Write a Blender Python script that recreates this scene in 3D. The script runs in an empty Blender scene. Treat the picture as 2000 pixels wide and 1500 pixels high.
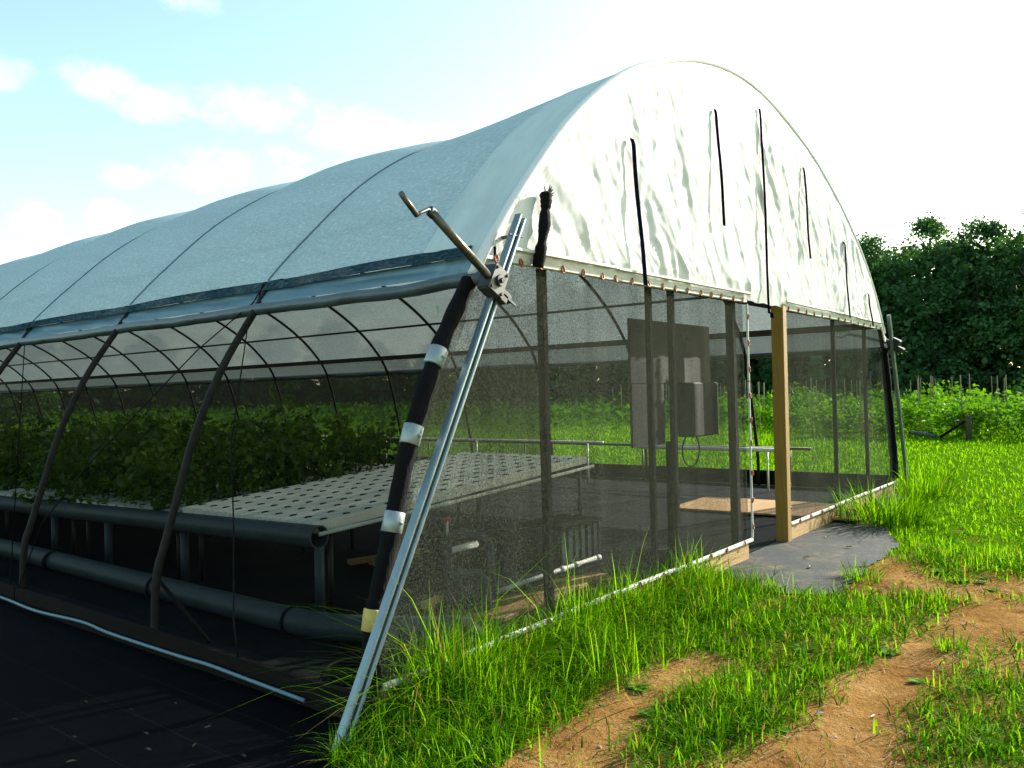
import bpy, math, random
import numpy as np
from mathutils import Vector, Matrix, noise

random.seed(7); rng = np.random.default_rng(7)
S = bpy.context.scene
COL = S.collection
R_ = math.radians
SUN_AZ, SUN_EL = R_(-17.5), R_(24)
N_BAY, BAY = 17, 1.92
LEN = N_BAY * BAY

# ------------------------------------------------------------------ helpers
def link(o, parent=None):
    COL.objects.link(o)
    if parent is not None:
        o.parent = parent
    return o

def tag(o, label=None, cat=None, group=None, kind=None):
    if label: o['label'] = label
    if cat: o['category'] = cat
    if group: o['group'] = group
    if kind: o['kind'] = kind
    return o

def empty(name, loc, label, cat, group=None, rz=0.0):
    o = bpy.data.objects.new(name, None)
    o.location = loc; o.rotation_euler.z = rz
    o.empty_display_size = .1
    link(o)
    return tag(o, label, cat, group)

class MB:
    def __init__(s): s.v = []; s.f = []
    def add(s, verts, faces):
        b = len(s.v); s.v += [tuple(p) for p in verts]; s.f += [tuple(i + b for i in f) for f in faces]
    def box(s, c, size, rot=None, bev=0.0):
        hx, hy, hz = [d / 2 for d in size]
        if bev <= 0:
            P = [(x, y, z) for x in (-hx, hx) for y in (-hy, hy) for z in (-hz, hz)]
            F = [(0, 1, 3, 2), (4, 6, 7, 5), (0, 4, 5, 1), (2, 3, 7, 6), (0, 2, 6, 4), (1, 5, 7, 3)]
        else:
            b = min(bev, hx * .9, hy * .9, hz * .9)
            P = []; F = []
            ring = [(hx - b, -hy), (hx, -hy + b), (hx, hy - b), (hx - b, hy), (-hx + b, hy), (-hx, hy - b), (-hx, -hy + b), (-hx + b, -hy)]
            inner = [(x * (hx - b) / hx, y * (hy - b) / hy) for x, y in ring]
            for z, rg in ((-hz, inner), (-hz + b, ring), (hz - b, ring), (hz, inner)):
                P += [(x, y, z) for x, y in rg]
            for l in range(3):
                for i in range(8):
                    j = (i + 1) % 8
                    F.append((l * 8 + i, l * 8 + j, l * 8 + 8 + j, l * 8 + 8 + i))
            F.append(tuple(range(7, -1, -1))); F.append(tuple(range(24, 32)))
        M = rot.to_matrix() if hasattr(rot, 'to_matrix') else (rot or Matrix.Identity(3))
        c = Vector(c)
        s.add([c + M @ Vector(p) for p in P], F)
        return s
    def tube(s, path, r, n=10, cap=True):
        path = [Vector(p) for p in path]
        rs = r if hasattr(r, '__len__') else [r] * len(path)
        T = []
        for i in range(len(path)):
            a = path[max(i - 1, 0)]; b = path[min(i + 1, len(path) - 1)]
            T.append((b - a).normalized())
        up = Vector((0, 0, 1)) if abs(T[0].z) < .9 else Vector((1, 0, 0))
        N = (up - T[0] * up.dot(T[0])).normalized()
        V = []
        for i, p in enumerate(path):
            N = (N - T[i] * N.dot(T[i])).normalized()
            B = T[i].cross(N)
            for k in range(n):
                a = 2 * math.pi * k / n
                V.append(p + (N * math.cos(a) + B * math.sin(a)) * rs[i])
        F = []
        for i in range(len(path) - 1):
            for k in range(n):
                j = (k + 1) % n
                F.append((i * n + k, i * n + j, (i + 1) * n + j, (i + 1) * n + k))
        if cap:
            F.append(tuple(range(n - 1, -1, -1))); F.append(tuple(range((len(path) - 1) * n, len(path) * n)))
        s.add(V, F); return s
    def prism(s, prof, p0, p1, side):
        """extrude the closed 2-D profile (a,b) from p0 to p1; a runs along `side`"""
        p0, p1, side = Vector(p0), Vector(p1), Vector(side)
        d = (p1 - p0).normalized(); a = (side - d * side.dot(d)).normalized(); b = d.cross(a)
        n = len(prof)
        V = [p + a * u + b * w for p in (p0, p1) for u, w in prof]
        F = [(i, (i + 1) % n, n + (i + 1) % n, n + i) for i in range(n)]
        F.append(tuple(range(n - 1, -1, -1))); F.append(tuple(range(n, 2 * n)))
        s.add(V, F); return s
    def grid(s, fn, nu, nv):
        V = [fn(i / nu, j / nv) for i in range(nu + 1) for j in range(nv + 1)]
        F = [(i * (nv + 1) + j, (i + 1) * (nv + 1) + j, (i + 1) * (nv + 1) + j + 1, i * (nv + 1) + j + 1) for i in range(nu) for j in range(nv)]
        s.add(V, F); return s
    def mesh(s, name, smooth=False):
        m = bpy.data.meshes.new(name); m.from_pydata(s.v, [], s.f); m.update()
        if smooth:
            m.polygons.foreach_set('use_smooth', [True] * len(m.polygons))
        return m
    def build(s, name, mat, parent=None, smooth=False, loc=None):
        m = s.mesh(name, smooth); m.materials.append(mat)
        o = bpy.data.objects.new(name, m)
        if loc: o.location = loc
        return link(o, parent)

def tri_mesh(name, V, F, mat, attr=None):
    V = np.asarray(V, np.float32); F = np.asarray(F, np.int32)
    m = bpy.data.meshes.new(name)
    m.vertices.add(len(V)); m.vertices.foreach_set('co', V.ravel())
    k = F.shape[1]
    m.loops.add(F.size); m.loops.foreach_set('vertex_index', F.ravel())
    m.polygons.add(len(F)); m.polygons.foreach_set('loop_start', np.arange(0, F.size, k, dtype=np.int32))
    m.update(calc_edges=True); m.validate()
    if attr is not None:
        a = m.attributes.new('tint', 'FLOAT', 'POINT'); a.data.foreach_set('value', np.asarray(attr, np.float32))
    m.materials.append(mat)
    return m

# ------------------------------------------------------------------ materials
def nodes(name):
    m = bpy.data.materials.new(name); m.use_nodes = True
    nt = m.node_tree; nt.nodes.clear()
    out = nt.nodes.new('ShaderNodeOutputMaterial')
    return m, nt, out

def nz(nt, scale, detail=4, rough=.55, vec=None, dims=None):
    t = nt.nodes.new('ShaderNodeTexNoise'); t.inputs['Scale'].default_value = scale
    t.inputs['Detail'].default_value = detail; t.inputs['Roughness'].default_value = rough
    if vec is not None: nt.links.new(vec, t.inputs['Vector'])
    return t

def coords(nt, scale=(1, 1, 1)):
    g = nt.nodes.new('ShaderNodeNewGeometry')
    mp = nt.nodes.new('ShaderNodeMapping'); mp.inputs['Scale'].default_value = scale
    nt.links.new(g.outputs['Position'], mp.inputs['Vector'])
    return mp.outputs[0]

def ramp(nt, src, stops):
    r = nt.nodes.new('ShaderNodeValToRGB'); e = r.color_ramp.elements
    while len(e) < len(stops): e.new(.5)
    for k, (p, c) in enumerate(stops):
        e[k].position = p; e[k].color = c if len(c) == 4 else (*c, 1)
    nt.links.new(src, r.inputs[0]); return r.outputs[0]

def math_(nt, op, a, b=None, c=None, clamp=False):
    n = nt.nodes.new('ShaderNodeMath'); n.operation = op; n.use_clamp = clamp
    for i, v in enumerate((a, b, c)):
        if v is None: continue
        if isinstance(v, (int, float)): n.inputs[i].default_value = v
        else: nt.links.new(v, n.inputs[i])
    return n.outputs[0]

def mul(c, k): return tuple(min(1, x * k) for x in c)

def pm(name, col, rough=.6, metal=0.0, var=.25, scale=6, bump=.0, bscale=60, stretch=(1, 1, 1), spec=.5):
    m, nt, out = nodes(name)
    b = nt.nodes.new('ShaderNodeBsdfPrincipled'); nt.links.new(b.outputs[0], out.inputs[0])
    v = coords(nt, stretch)
    n = nz(nt, scale, 6, .65, v)
    c = ramp(nt, n.outputs[0], [(.3, mul(col, 1 - var)), (.7, mul(col, 1 + var))])
    nt.links.new(c, b.inputs['Base Color'])
    b.inputs['Roughness'].default_value = rough; b.inputs['Metallic'].default_value = metal
    b.inputs['Specular IOR Level'].default_value = spec
    rr = ramp(nt, n.outputs[0], [(.2, (rough * .8,) * 3), (.8, (min(1, rough * 1.2),) * 3)])
    nt.links.new(rr, b.inputs['Roughness'])
    if bump:
        n2 = nz(nt, bscale, 5, .6, v); bp = nt.nodes.new('ShaderNodeBump')
        bp.inputs['Strength'].default_value = bump; bp.inputs['Distance'].default_value = .01
        nt.links.new(n2.outputs[0], bp.inputs['Height']); nt.links.new(bp.outputs[0], b.inputs['Normal'])
    return m

def cloth(name, col, open_, trans=.5, weave=260, wv=.25, fold=(1, 1, 1), fv=.1, fscale=3, gloss=.0, vcol=.12, grain=.0):
    """woven or knitted sheet: part holes, part threads that scatter and pass light"""
    m, nt, out = nodes(name)
    v = coords(nt); vf = coords(nt, fold)
    w = nz(nt, weave, 2, .7, v); f = nz(nt, fscale, 4, .6, vf)
    a = math_(nt, 'MULTIPLY_ADD', math_(nt, 'SUBTRACT', w.outputs[0], .5), wv * 4, open_)
    a = math_(nt, 'MULTIPLY_ADD', math_(nt, 'SUBTRACT', f.outputs[0], .5), fv * 4, a, clamp=True)
    c = ramp(nt, f.outputs[0], [(.3, mul(col, 1 - vcol)), (.7, mul(col, 1 + vcol))])
    if grain:
        gr = nz(nt, weave * .8, 2, .8, coords(nt, (1, .30, 1)))
        gc = ramp(nt, gr.outputs[0], [(.30, (1 - grain,) * 3), (.56, (1, 1, 1)), (.66, (1 + grain * 1.0,) * 3), (.74, (1 + grain * 2.2,) * 3)])
        gm_ = nt.nodes.new('ShaderNodeMix'); gm_.data_type = 'RGBA'; gm_.blend_type = 'MULTIPLY'; gm_.inputs[0].default_value = 1
        nt.links.new(c, gm_.inputs[6]); nt.links.new(gc, gm_.inputs[7]); c = gm_.outputs[2]
    d = nt.nodes.new('ShaderNodeBsdfDiffuse'); t = nt.nodes.new('ShaderNodeBsdfTranslucent')
    nt.links.new(c, d.inputs[0]); nt.links.new(c, t.inputs[0])
    mx = nt.nodes.new('ShaderNodeMixShader'); mx.inputs[0].default_value = trans
    nt.links.new(d.outputs[0], mx.inputs[1]); nt.links.new(t.outputs[0], mx.inputs[2])
    top = mx.outputs[0]
    if gloss:
        g = nt.nodes.new('ShaderNodeBsdfGlossy'); g.inputs['Roughness'].default_value = .38
        m3 = nt.nodes.new('ShaderNodeMixShader'); m3.inputs[0].default_value = gloss
        nt.links.new(top, m3.inputs[1]); nt.links.new(g.outputs[0], m3.inputs[2]); top = m3.outputs[0]
    tr = nt.nodes.new('ShaderNodeBsdfTransparent')
    m2 = nt.nodes.new('ShaderNodeMixShader'); nt.links.new(a, m2.inputs[0])
    nt.links.new(top, m2.inputs[1]); nt.links.new(tr.outputs[0], m2.inputs[2])
    nt.links.new(m2.outputs[0], out.inputs[0])
    return m

def leaf(name, c0, c1, trans=.4, scale=1.5, gloss=.06, attr=False, vary=0.0):
    m, nt, out = nodes(name)
    if attr:
        at = nt.nodes.new('ShaderNodeAttribute'); at.attribute_name = 'tint'; src = at.outputs['Fac']
    else:
        src = nz(nt, scale, 3, .6, coords(nt)).outputs[0]
    c = ramp(nt, src, [(.25, c0), (.75, c1)] + ([(.93, c1), (.99, (.20, .15, .05))] if attr else []))
    if vary:
        oi = nt.nodes.new('ShaderNodeObjectInfo')
        vc = ramp(nt, oi.outputs['Random'], [(0, (1 - vary, 1 - vary * .8, 1 - vary * .6)), (.5, (1, 1, 1)), (1, (1 + vary * 1.3, 1 + vary, 1 - vary * .4))])
        vm = nt.nodes.new('ShaderNodeMix'); vm.data_type = 'RGBA'; vm.blend_type = 'MULTIPLY'; vm.inputs[0].default_value = 1
        nt.links.new(c, vm.inputs[6]); nt.links.new(vc, vm.inputs[7]); c = vm.outputs[2]
    d = nt.nodes.new('ShaderNodeBsdfDiffuse'); t = nt.nodes.new('ShaderNodeBsdfTranslucent'); g = nt.nodes.new('ShaderNodeBsdfGlossy')
    g.inputs['Roughness'].default_value = .45
    nt.links.new(c, d.inputs[0])
    mc = nt.nodes.new('ShaderNodeMix'); mc.data_type = 'RGBA'; mc.blend_type = 'MULTIPLY'; mc.inputs[0].default_value = 1
    nt.links.new(c, mc.inputs[6]); mc.inputs[7].default_value = (1.5, 1.35, .5, 1)
    nt.links.new(mc.outputs[2], t.inputs[0])
    a = nt.nodes.new('ShaderNodeMixShader'); a.inputs[0].default_value = trans
    nt.links.new(d.outputs[0], a.inputs[1]); nt.links.new(t.outputs[0], a.inputs[2])
    b = nt.nodes.new('ShaderNodeMixShader'); b.inputs[0].default_value = gloss
    nt.links.new(a.outputs[0], b.inputs[1]); nt.links.new(g.outputs[0], b.inputs[2])
    nt.links.new(b.outputs[0], out.inputs[0])
    return m

M = {}
M['roof'] = cloth('shade_cloth', (.46, .56, .585), .06, .13, 95, .18, (1, .25, 1), .02, 3.0, vcol=.05, grain=.20)
M['hem'] = cloth('hem_cloth', (.035, .075, .10), .03, .3, 95, .12, grain=.7)
M['plastic'] = cloth('clear_plastic', (.56, .64, .63), .06, .16, 30, .03, (.6, 3, .6), .05, 3.0, .05)
M['curtain'] = cloth('curtain_plastic', (.12, .235, .30), .05, .3, 40, .03, (.6, 4, .6), .05, 4.0, .10)
M['farcurtain'] = cloth('far_curtain_plastic', (.13, .165, .165), .05, .25, 40, .03, (.6, 4, .6), .05, 4.0, .05)
M['white'] = cloth('white_plastic', (.88, .86, .85), .0, .35, 30, .0, (1, 1, 1), .0, 2.0, .03, .03)
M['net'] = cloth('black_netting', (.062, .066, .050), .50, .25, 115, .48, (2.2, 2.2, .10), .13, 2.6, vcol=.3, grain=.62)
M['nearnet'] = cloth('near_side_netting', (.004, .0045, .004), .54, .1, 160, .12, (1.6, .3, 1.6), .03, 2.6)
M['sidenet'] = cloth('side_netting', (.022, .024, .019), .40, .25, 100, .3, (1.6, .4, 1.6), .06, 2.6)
M['netwrap'] = pm('black_net_bunch', (.003, .003, .0035), .9, 0, .5, 40, .8, 90, (1, 1, .3), spec=.15)
M['galv'] = pm('galvanised_pipe', (.018, .0165, .0135), .6, .0, .45, 12, .1, 80, spec=.10)
M['darkpipe'] = pm('weathered_pipe', (.025, .022, .018), .5, .3, .4, 14, .1, 80)
M['alu'] = pm('aluminium_channel', (.19, .24, .26), .36, .75, .15, 20, .05, 120, (1, 1, .15))
M['clamp'] = pm('zinc_clamp', (.27, .31, .31), .42, .5, .18, 30)
M['gear'] = pm('cast_grey_housing', (.03, .034, .034), .5, .3, .3, 30, .2, 120)
M['steel'] = pm('crank_steel', (.11, .102, .09), .35, .7, .4, 25, .1, 100)
M['black'] = pm('black_plastic', (.006, .006, .007), .7, 0, .3, 20, spec=.1)
M['plate'] = pm('gearbox_plate', (.06, .066, .066), .45, .4, .3, 30)
M['bolt'] = pm('dark_bolt', (.03, .03, .03), .4, .5, .3, 40)
M['copper'] = pm('rusty_clip', (.32, .09, .04), .55, .3, .4, 60)
M['batten'] = pm('white_batten', (.52, .51, .46), .6, 0, .25, 12, .1, 90)
M['wood'] = pm('pine_board', (.36, .22, .075), .75, 0, .3, 5, .4, 60, (.6, 4, 9))
M['woodpost'] = pm('pressure_treated_post', (.25, .135, .014), .7, 0, .25, 6, .3, 50, (7, 7, .6))
M['olddark'] = pm('weathered_board', (.008, .006, .0045), .9, 0, .5, 4, .5, 60, (6, .6, 6), spec=.1)
M['hip'] = pm('brown_hip_board', (.05, .032, .02), .8, 0, .3, 5, .3, 60, (6, .6, 6))
M['strap'] = pm('navy_strap', (.002, .002, .007), .95, 0, .3, 40, .3, 200, spec=.0)
M['pvc'] = pm('white_pvc', (.40, .45, .45), .38, 0, .10, 6, .0)
M['channel'] = pm('growing_channel_plastic', (.72, .72, .62), .45, 0, .10, 4, .05, 40)
M['greypvc'] = pm('grey_pvc', (.045, .062, .068), .5, 0, .25, 6, .05, 50, spec=.3)
M['hose'] = pm('pale_blue_hose', (.09, .17, .21), .5, 0, .10, 9)
M['red'] = pm('red_valve', (.45, .03, .03), .45)
def dark_mat():
    m, nt, out = nodes('landscape_fabric_dark')
    b = nt.nodes.new('ShaderNodeBsdfPrincipled'); nt.links.new(b.outputs[0], out.inputs[0]); b.inputs['Roughness'].default_value = .85; b.inputs['Specular IOR Level'].default_value = .04
    v = coords(nt); n1 = nz(nt, 1.6, 7, .7, v); wv = nz(nt, 170, 2, .8, v)
    sp = nt.nodes.new('ShaderNodeSeparateXYZ'); nt.links.new(v, sp.inputs[0])
    ln = math_(nt, 'LESS_THAN', math_(nt, 'FRACT', math_(nt, 'DIVIDE', math_(nt, 'MULTIPLY_ADD', n1.outputs[0], .03, sp.outputs[0]), .305)), .022)
    c = ramp(nt, n1.outputs[0], [(.35, (.0018, .0022, .0028)), (.60, (.0032, .0036, .0042)), (.75, (.010, .008, .006))])
    w = ramp(nt, wv.outputs[0], [(.35, (.6,) * 3), (.65, (1.3, 1.3, 1.3))])
    mx = nt.nodes.new('ShaderNodeMix'); mx.data_type = 'RGBA'; mx.blend_type = 'MULTIPLY'; mx.inputs[0].default_value = 1
    nt.links.new(c, mx.inputs[6]); nt.links.new(w, mx.inputs[7])
    m2 = nt.nodes.new('ShaderNodeMix'); m2.data_type = 'RGBA'; nt.links.new(ln, m2.inputs[0]); nt.links.new(mx.outputs[2], m2.inputs[6]); m2.inputs[7].default_value = (.0075, .008, .009, 1)
    nt.links.new(m2.outputs[2], b.inputs['Base Color'])
    return m
M['soilmat'] = dark_mat()
M['inmat'] = pm('landscape_fabric_inside', (.015, .017, .018), .85, 0, .6, 2, .4, 200, spec=.03)
def walk_mat():
    m, nt, out = nodes('landscape_fabric_dusty')
    b = nt.nodes.new('ShaderNodeBsdfPrincipled'); nt.links.new(b.outputs[0], out.inputs[0]); b.inputs['Roughness'].default_value = .75; b.inputs['Specular IOR Level'].default_value = .3
    v = coords(nt); n1 = nz(nt, 2.6, 7, .7, v); n2 = nz(nt, 14, 5, .7, v); wv = nz(nt, 190, 2, .8, v)
    k = math_(nt, 'MULTIPLY_ADD', n2.outputs[0], .45, n1.outputs[0])
    c = ramp(nt, k, [(.50, (.012, .017, .019)), (.74, (.028, .035, .036)), (.86, (.10, .075, .04)), (.96, (.22, .13, .05))])
    w = ramp(nt, wv.outputs[0], [(.35, (.65,) * 3), (.65, (1.2, 1.2, 1.2))])
    mx = nt.nodes.new('ShaderNodeMix'); mx.data_type = 'RGBA'; mx.blend_type = 'MULTIPLY'; mx.inputs[0].default_value = 1
    nt.links.new(c, mx.inputs[6]); nt.links.new(w, mx.inputs[7]); nt.links.new(mx.outputs[2], b.inputs['Base Color'])
    bp = nt.nodes.new('ShaderNodeBump'); bp.inputs['Strength'].default_value = .5; bp.inputs['Distance'].default_value = .01
    nt.links.new(math_(nt, 'ADD', wv.outputs[0], math_(nt, 'MULTIPLY', n1.outputs[0], 2)), bp.inputs['Height']); nt.links.new(bp.outputs[0], b.inputs['Normal'])
    return m
M['walkmat'] = walk_mat()
M['ply'] = pm('plywood', (.36, .19, .05), .7, 0, .25, 4, .2, 60, (.7, 6, 1))
M['yellow'] = pm('yellow_lumber', (.52, .38, .10), .7)
M['board'] = pm('dark_panel', (.006, .0055, .005), .7, 0, .4, 5)
M['hoopshade'] = pm('hoop_shade', (.13, .20, .23), .8, 0, .2, 9)  # colour standing in for the shade of the hoops under the roof cloth
M['mudleaf'] = pm('dull_leaf', (.060, .052, .036), .9, 0, .4, 30, spec=.0)
M['bark'] = pm('bark', (.06, .045, .03), .9, 0, .4, 8, .8, 30)
M['stake'] = pm('wooden_stake', (.26, .20, .10), .8, 0, .3, 8, .3, 60)
M['tree'] = leaf('tree_leaves', (.016, .063, .027), (.070, .168, .048), .4, .35, .02, vary=.30)
M['crop'] = leaf('crop_leaves', (.035, .135, .004), (.115, .26, .010), .45, 1.2, .02, vary=.20)
M['lowcrop'] = leaf('low_crop_leaves', (.018, .085, .002), (.075, .20, .004), .35, .5, .0)
M['lettuce'] = leaf('hydroponic_leaves', (.009, .034, .003), (.13, .24, .012), .45, 9, .03, vary=.30)
M['grass'] = leaf('grass_blades', (.022, .100, .002), (.150, .335, .004), .55, 6, .003, True)
M['lettuce2'] = leaf('weed_leaves', (.05, .16, .006), (.15, .30, .010), .4, 12, .03)
M['dryleaf'] = pm('dry_leaf', (.20, .15, .08), .8, 0, .4, 30)
M['chip'] = pm('pale_chip', (.62, .60, .55), .7, 0, .2, 40)

# ------------------------------------------------------------------ world, sun, camera
def build_world():
    w = bpy.data.worlds.new('World'); S.world = w; w.use_nodes = True
    nt = w.node_tree; bg = nt.nodes['Background']
    sky = nt.nodes.new('ShaderNodeTexSky'); sky.sky_type = 'NISHITA'; sky.sun_disc = False
    sky.sun_elevation = SUN_EL; sky.sun_rotation = math.pi / 2 - SUN_AZ
    sky.air_density = 1.0; sky.dust_density = 1.2; sky.ozone_density = 1.2
    tc = nt.nodes.new('ShaderNodeTexCoord')
    sp = nt.nodes.new('ShaderNodeSeparateXYZ'); nt.links.new(tc.outputs['Generated'], sp.inputs[0])
    az = math_(nt, 'ARCTAN2', sp.outputs[1], sp.outputs[0])
    el = math_(nt, 'ARCSINE', sp.outputs[2])
    cmb = nt.nodes.new('ShaderNodeCombineXYZ'); nt.links.new(az, cmb.inputs[0]); nt.links.new(math_(nt, 'MULTIPLY', el, 1.6), cmb.inputs[1])
    total = None
    for a0, e0, sa, se, k in [(70.5, 19.3, 3.2, 1.6, 1), (64.6, 19.4, 3.4, 1.9, 1), (61.2, 18.6, 3.6, 1.8, 1), (55.5, 18.9, 5.5, 2.2, .95), (48.5, 18.0, 6.5, 2.2, .9),
                           (42, 16.8, 6, 2.4, .8), (56, 15.0, 7, 2.4, .65), (68.2, 11.2, 2.0, 1.5, .95), (64.3, 11.5, 2.0, 1.7, .95), (63.4, 14.0, 2.2, 1.3, .6),
                           (59.4, 24.6, 3.0, 1.2, .8), (86, 20, 6, 3, 1), (95, 14, 5, 3, .9), (16, 17, 10, 3, .5), (120, 18, 10, 3, .9)]:
        u = math_(nt, 'DIVIDE', math_(nt, 'SUBTRACT', az, R_(a0)), R_(sa * .88)); v = math_(nt, 'DIVIDE', math_(nt, 'SUBTRACT', el, R_(e0)), R_(se * .85))
        d = math_(nt, 'ADD', math_(nt, 'MULTIPLY', u, u), math_(nt, 'MULTIPLY', v, v))
        b = math_(nt, 'MULTIPLY', math_(nt, 'SUBTRACT', 1, d, clamp=True), k)
        total = b if total is None else math_(nt, 'MAXIMUM', total, b)
    n1 = nz(nt, 16, 7, .62, cmb.outputs[0])
    c = math_(nt, 'MULTIPLY_ADD', math_(nt, 'SUBTRACT', n1.outputs[0], .5), 2.4, math_(nt, 'MULTIPLY', total, 1.0))
    mr = nt.nodes.new('ShaderNodeMapRange'); mr.interpolation_type = 'SMOOTHSTEP'
    nt.links.new(c, mr.inputs[0]); mr.inputs[1].default_value = .05; mr.inputs[2].default_value = 1.35; mr.inputs[3].default_value = 0; mr.inputs[4].default_value = .32
    mk = math_(nt, 'MULTIPLY', mr.outputs[0], math_(nt, 'GREATER_THAN', total, .001))
    mx = nt.nodes.new('ShaderNodeMix'); mx.data_type = 'RGBA'
    tint = nt.nodes.new('ShaderNodeMix'); tint.data_type = 'RGBA'; tint.blend_type = 'MULTIPLY'; tint.inputs[0].default_value = 1
    nt.links.new(sky.outputs[0], tint.inputs[6]); tint.inputs[7].default_value = (1.08, 1.13, .90, 1)
    nt.links.new(mk, mx.inputs[0]); nt.links.new(tint.outputs[2], mx.inputs[6]); mx.inputs[7].default_value = (6.0, 6.0, 5.9, 1)
    nt.links.new(mx.outputs[2], bg.inputs[0]); bg.inputs[1].default_value = .13

build_world()
sd = Vector((math.cos(SUN_EL) * math.cos(SUN_AZ), math.cos(SUN_EL) * math.sin(SUN_AZ), math.sin(SUN_EL)))
sl = bpy.data.lights.new('sun', 'SUN'); sl.energy = 4.2; sl.angle = R_(.5); sl.color = (1, .95, .86)
so = bpy.data.objects.new('sun', sl); so.rotation_euler = sd.to_track_quat('Z', 'Y').to_euler(); so.location = sd * 60; link(so)

cam = bpy.data.cameras.new('camera'); co = bpy.data.objects.new('camera', cam); link(co)
yaw, pitch, roll, fpx = R_(38.214), R_(.617), R_(-1.404), 1597.1
fw = Vector((math.cos(pitch) * math.cos(yaw), math.cos(pitch) * math.sin(yaw), math.sin(pitch)))
rt = Vector((math.sin(yaw), -math.cos(yaw), 0)); up = rt.cross(fw)
rt2 = rt * math.cos(roll) + up * math.sin(roll); up2 = -rt * math.sin(roll) + up * math.cos(roll)
mat3 = Matrix((rt2, up2, -fw)).transposed()
co.matrix_world = Matrix.Translation((-2.5686, -2.8642, 1.5)) @ mat3.to_4x4()
cam.sensor_width = 36; cam.lens = fpx / 2000 * 36; cam.clip_end = 2000; cam.clip_start = .05
S.camera = co
S.view_settings.view_transform = 'Standard'; S.view_settings.look = 'None'; S.view_settings.gamma = 1
S.view_settings.exposure = 1.55
S.render.engine = 'CYCLES'
S.cycles.max_bounces = 10; S.cycles.transparent_max_bounces = 24; S.cycles.diffuse_bounces = 4

# ------------------------------------------------------------------ greenhouse
ctrl = [(-.04, .0), (-.02, .42), (.03, .60), (.12, .88), (.25, 1.28), (.45, 1.70), (.68, 2.05), (.87, 2.31), (1.2, 2.69), (1.65, 3.15), (2.15, 3.53), (2.65, 3.80), (3.4, 4.08), (4.2, 4.22), (5.0, 4.205),
        (6.0, 4.01), (6.65, 3.80), (7.37, 3.49), (8.0, 3.13), (8.5, 2.74), (8.84, 2.38), (9.06, 2.08), (9.22, 1.66), (9.33, 1.24), (9.42, .86), (9.48, .58), (9.51, .42), (9.52, 0)]
def spline(pts, n):
    P = [Vector(p) for p in pts]; out = []
    for i in range(len(P) - 1):
        p0 = P[max(i - 1, 0)]; p1 = P[i]; p2 = P[i + 1]; p3 = P[min(i + 2, len(P) - 1)]
        for k in range(n):
            t = k / n
            out.append(.5 * ((2 * p1) + (p2 - p0) * t + (2 * p0 - 5 * p1 + 4 * p2 - p3) * t * t + (3 * p1 - p0 - 3 * p2 + p3) * t ** 3))
    out.append(P[-1]); return out
prof = spline(ctrl, 4)
pz = lambda p: p[1]
def prof_x_left(z):
    for a, b in zip(prof, prof[1:]):
        if a.x < 4 and a.y <= z <= b.y and b.y > a.y: return a.x + (b.x - a.x) * (z - a.y) / (b.y - a.y)
    return .0
def prof_x_right(z):
    for a, b in zip(prof[::-1], prof[::-1][1:]):
        if a.x > 5 and a.y <= z <= b.y and b.y > a.y: return a.x + (b.x - a.x) * (z - a.y) / (b.y - a.y)
    return 9.5
def prof_z(x):
    for a, b in zip(prof, prof[1:]):
        if a.x <= x <= b.x and b.x > a.x: return a.y + (b.y - a.y) * (x - a.x) / (b.x - a.x)
    return 0
def drop(z, y):
    k = min(1, max(0, y / BAY))
    return z if z < 2.3 else 2.3 + (z - 2.3) * (1 - .055 * k - .05 * min(1, k * 1.6))
GH = empty('greenhouse', (0, 0, 0), 'long hoop greenhouse with grey shade cloth roof and white plastic gable over black mesh', 'greenhouse')

hms = []
for y in (0, BAY):
    h_ = MB().tube([(p.x, 0, drop(p.y, y)) for p in prof], .0245, 10).mesh('hoop', True); h_.materials.append(M['galv']); hms.append(h_)
for k in range(N_BAY + 1):
    hm = hms[min(k, 1)]
    o = bpy.data.objects.new('hoop', hm); o.location = (0, k * BAY, 0); link(o, GH)

# roof cloth: profile above z = 2.3, billowing between the hoops
roofp = [p for p in prof if p.y > 2.29 ]
xl, xr = prof_x_left(2.29), prof_x_right(2.20)
roofp = [Vector((xl, 2.29))] + roofp + [Vector((xr, 2.20))]
def off(pts, i):
    a = pts[max(i - 1, 0)]; b = pts[min(i + 1, len(pts) - 1)]; t = (b - a).normalized(); return Vector((-t.y, t.x))
def roof_pt(i, y, extra=0.0):
    n = off(roofp, i); p = roofp[i]
    b = abs(math.sin(math.pi * (y / BAY))) ** .9
    edge = min(1, i / 6, (len(roofp) - 1 - i) / 6)
    w = noise.noise((p.x * 1.1, y * .9, p.y)) * .02 * edge * b
    w += .010 * noise.noise((i * .10 + y * .8, y * 4.5 - i * .12, 2)) * (1 - .6 * edge)
    d = .030 + edge * (b * (.075 if y > BAY else .02)) + w + extra
    return (p.x + n.x * d, y, drop(p.y, y) + n.y * d)
m = MB()
ys = [.40 + (BAY - .40) * j / 10 for j in range(10)] + [BAY + BAY * j / 14 for j in range(14 * (N_BAY - 1) + 1)]; nv = len(ys) - 1
m.grid(lambda u, v: roof_pt(round(u * (len(roofp) - 1)), ys[round(v * nv)]), len(roofp) - 1, nv)
roof = m.build('roof_cover', M['roof'], GH, True)
m = MB()
def strip_pt(u, v):
    i = round(u * (len(roofp) - 1)); y = -.06 + .60 * v
    p = roof_pt(i, max(y, .0), .006 if y < .45 else -.02)
    if i == 0: return (p[0] - .022, y, p[2] - .06)
    return (p[0], y, p[2])
m.grid(strip_pt, len(roofp) - 1, 12)
m.build('plastic_end_strip', M['plastic'], GH, True)
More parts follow.
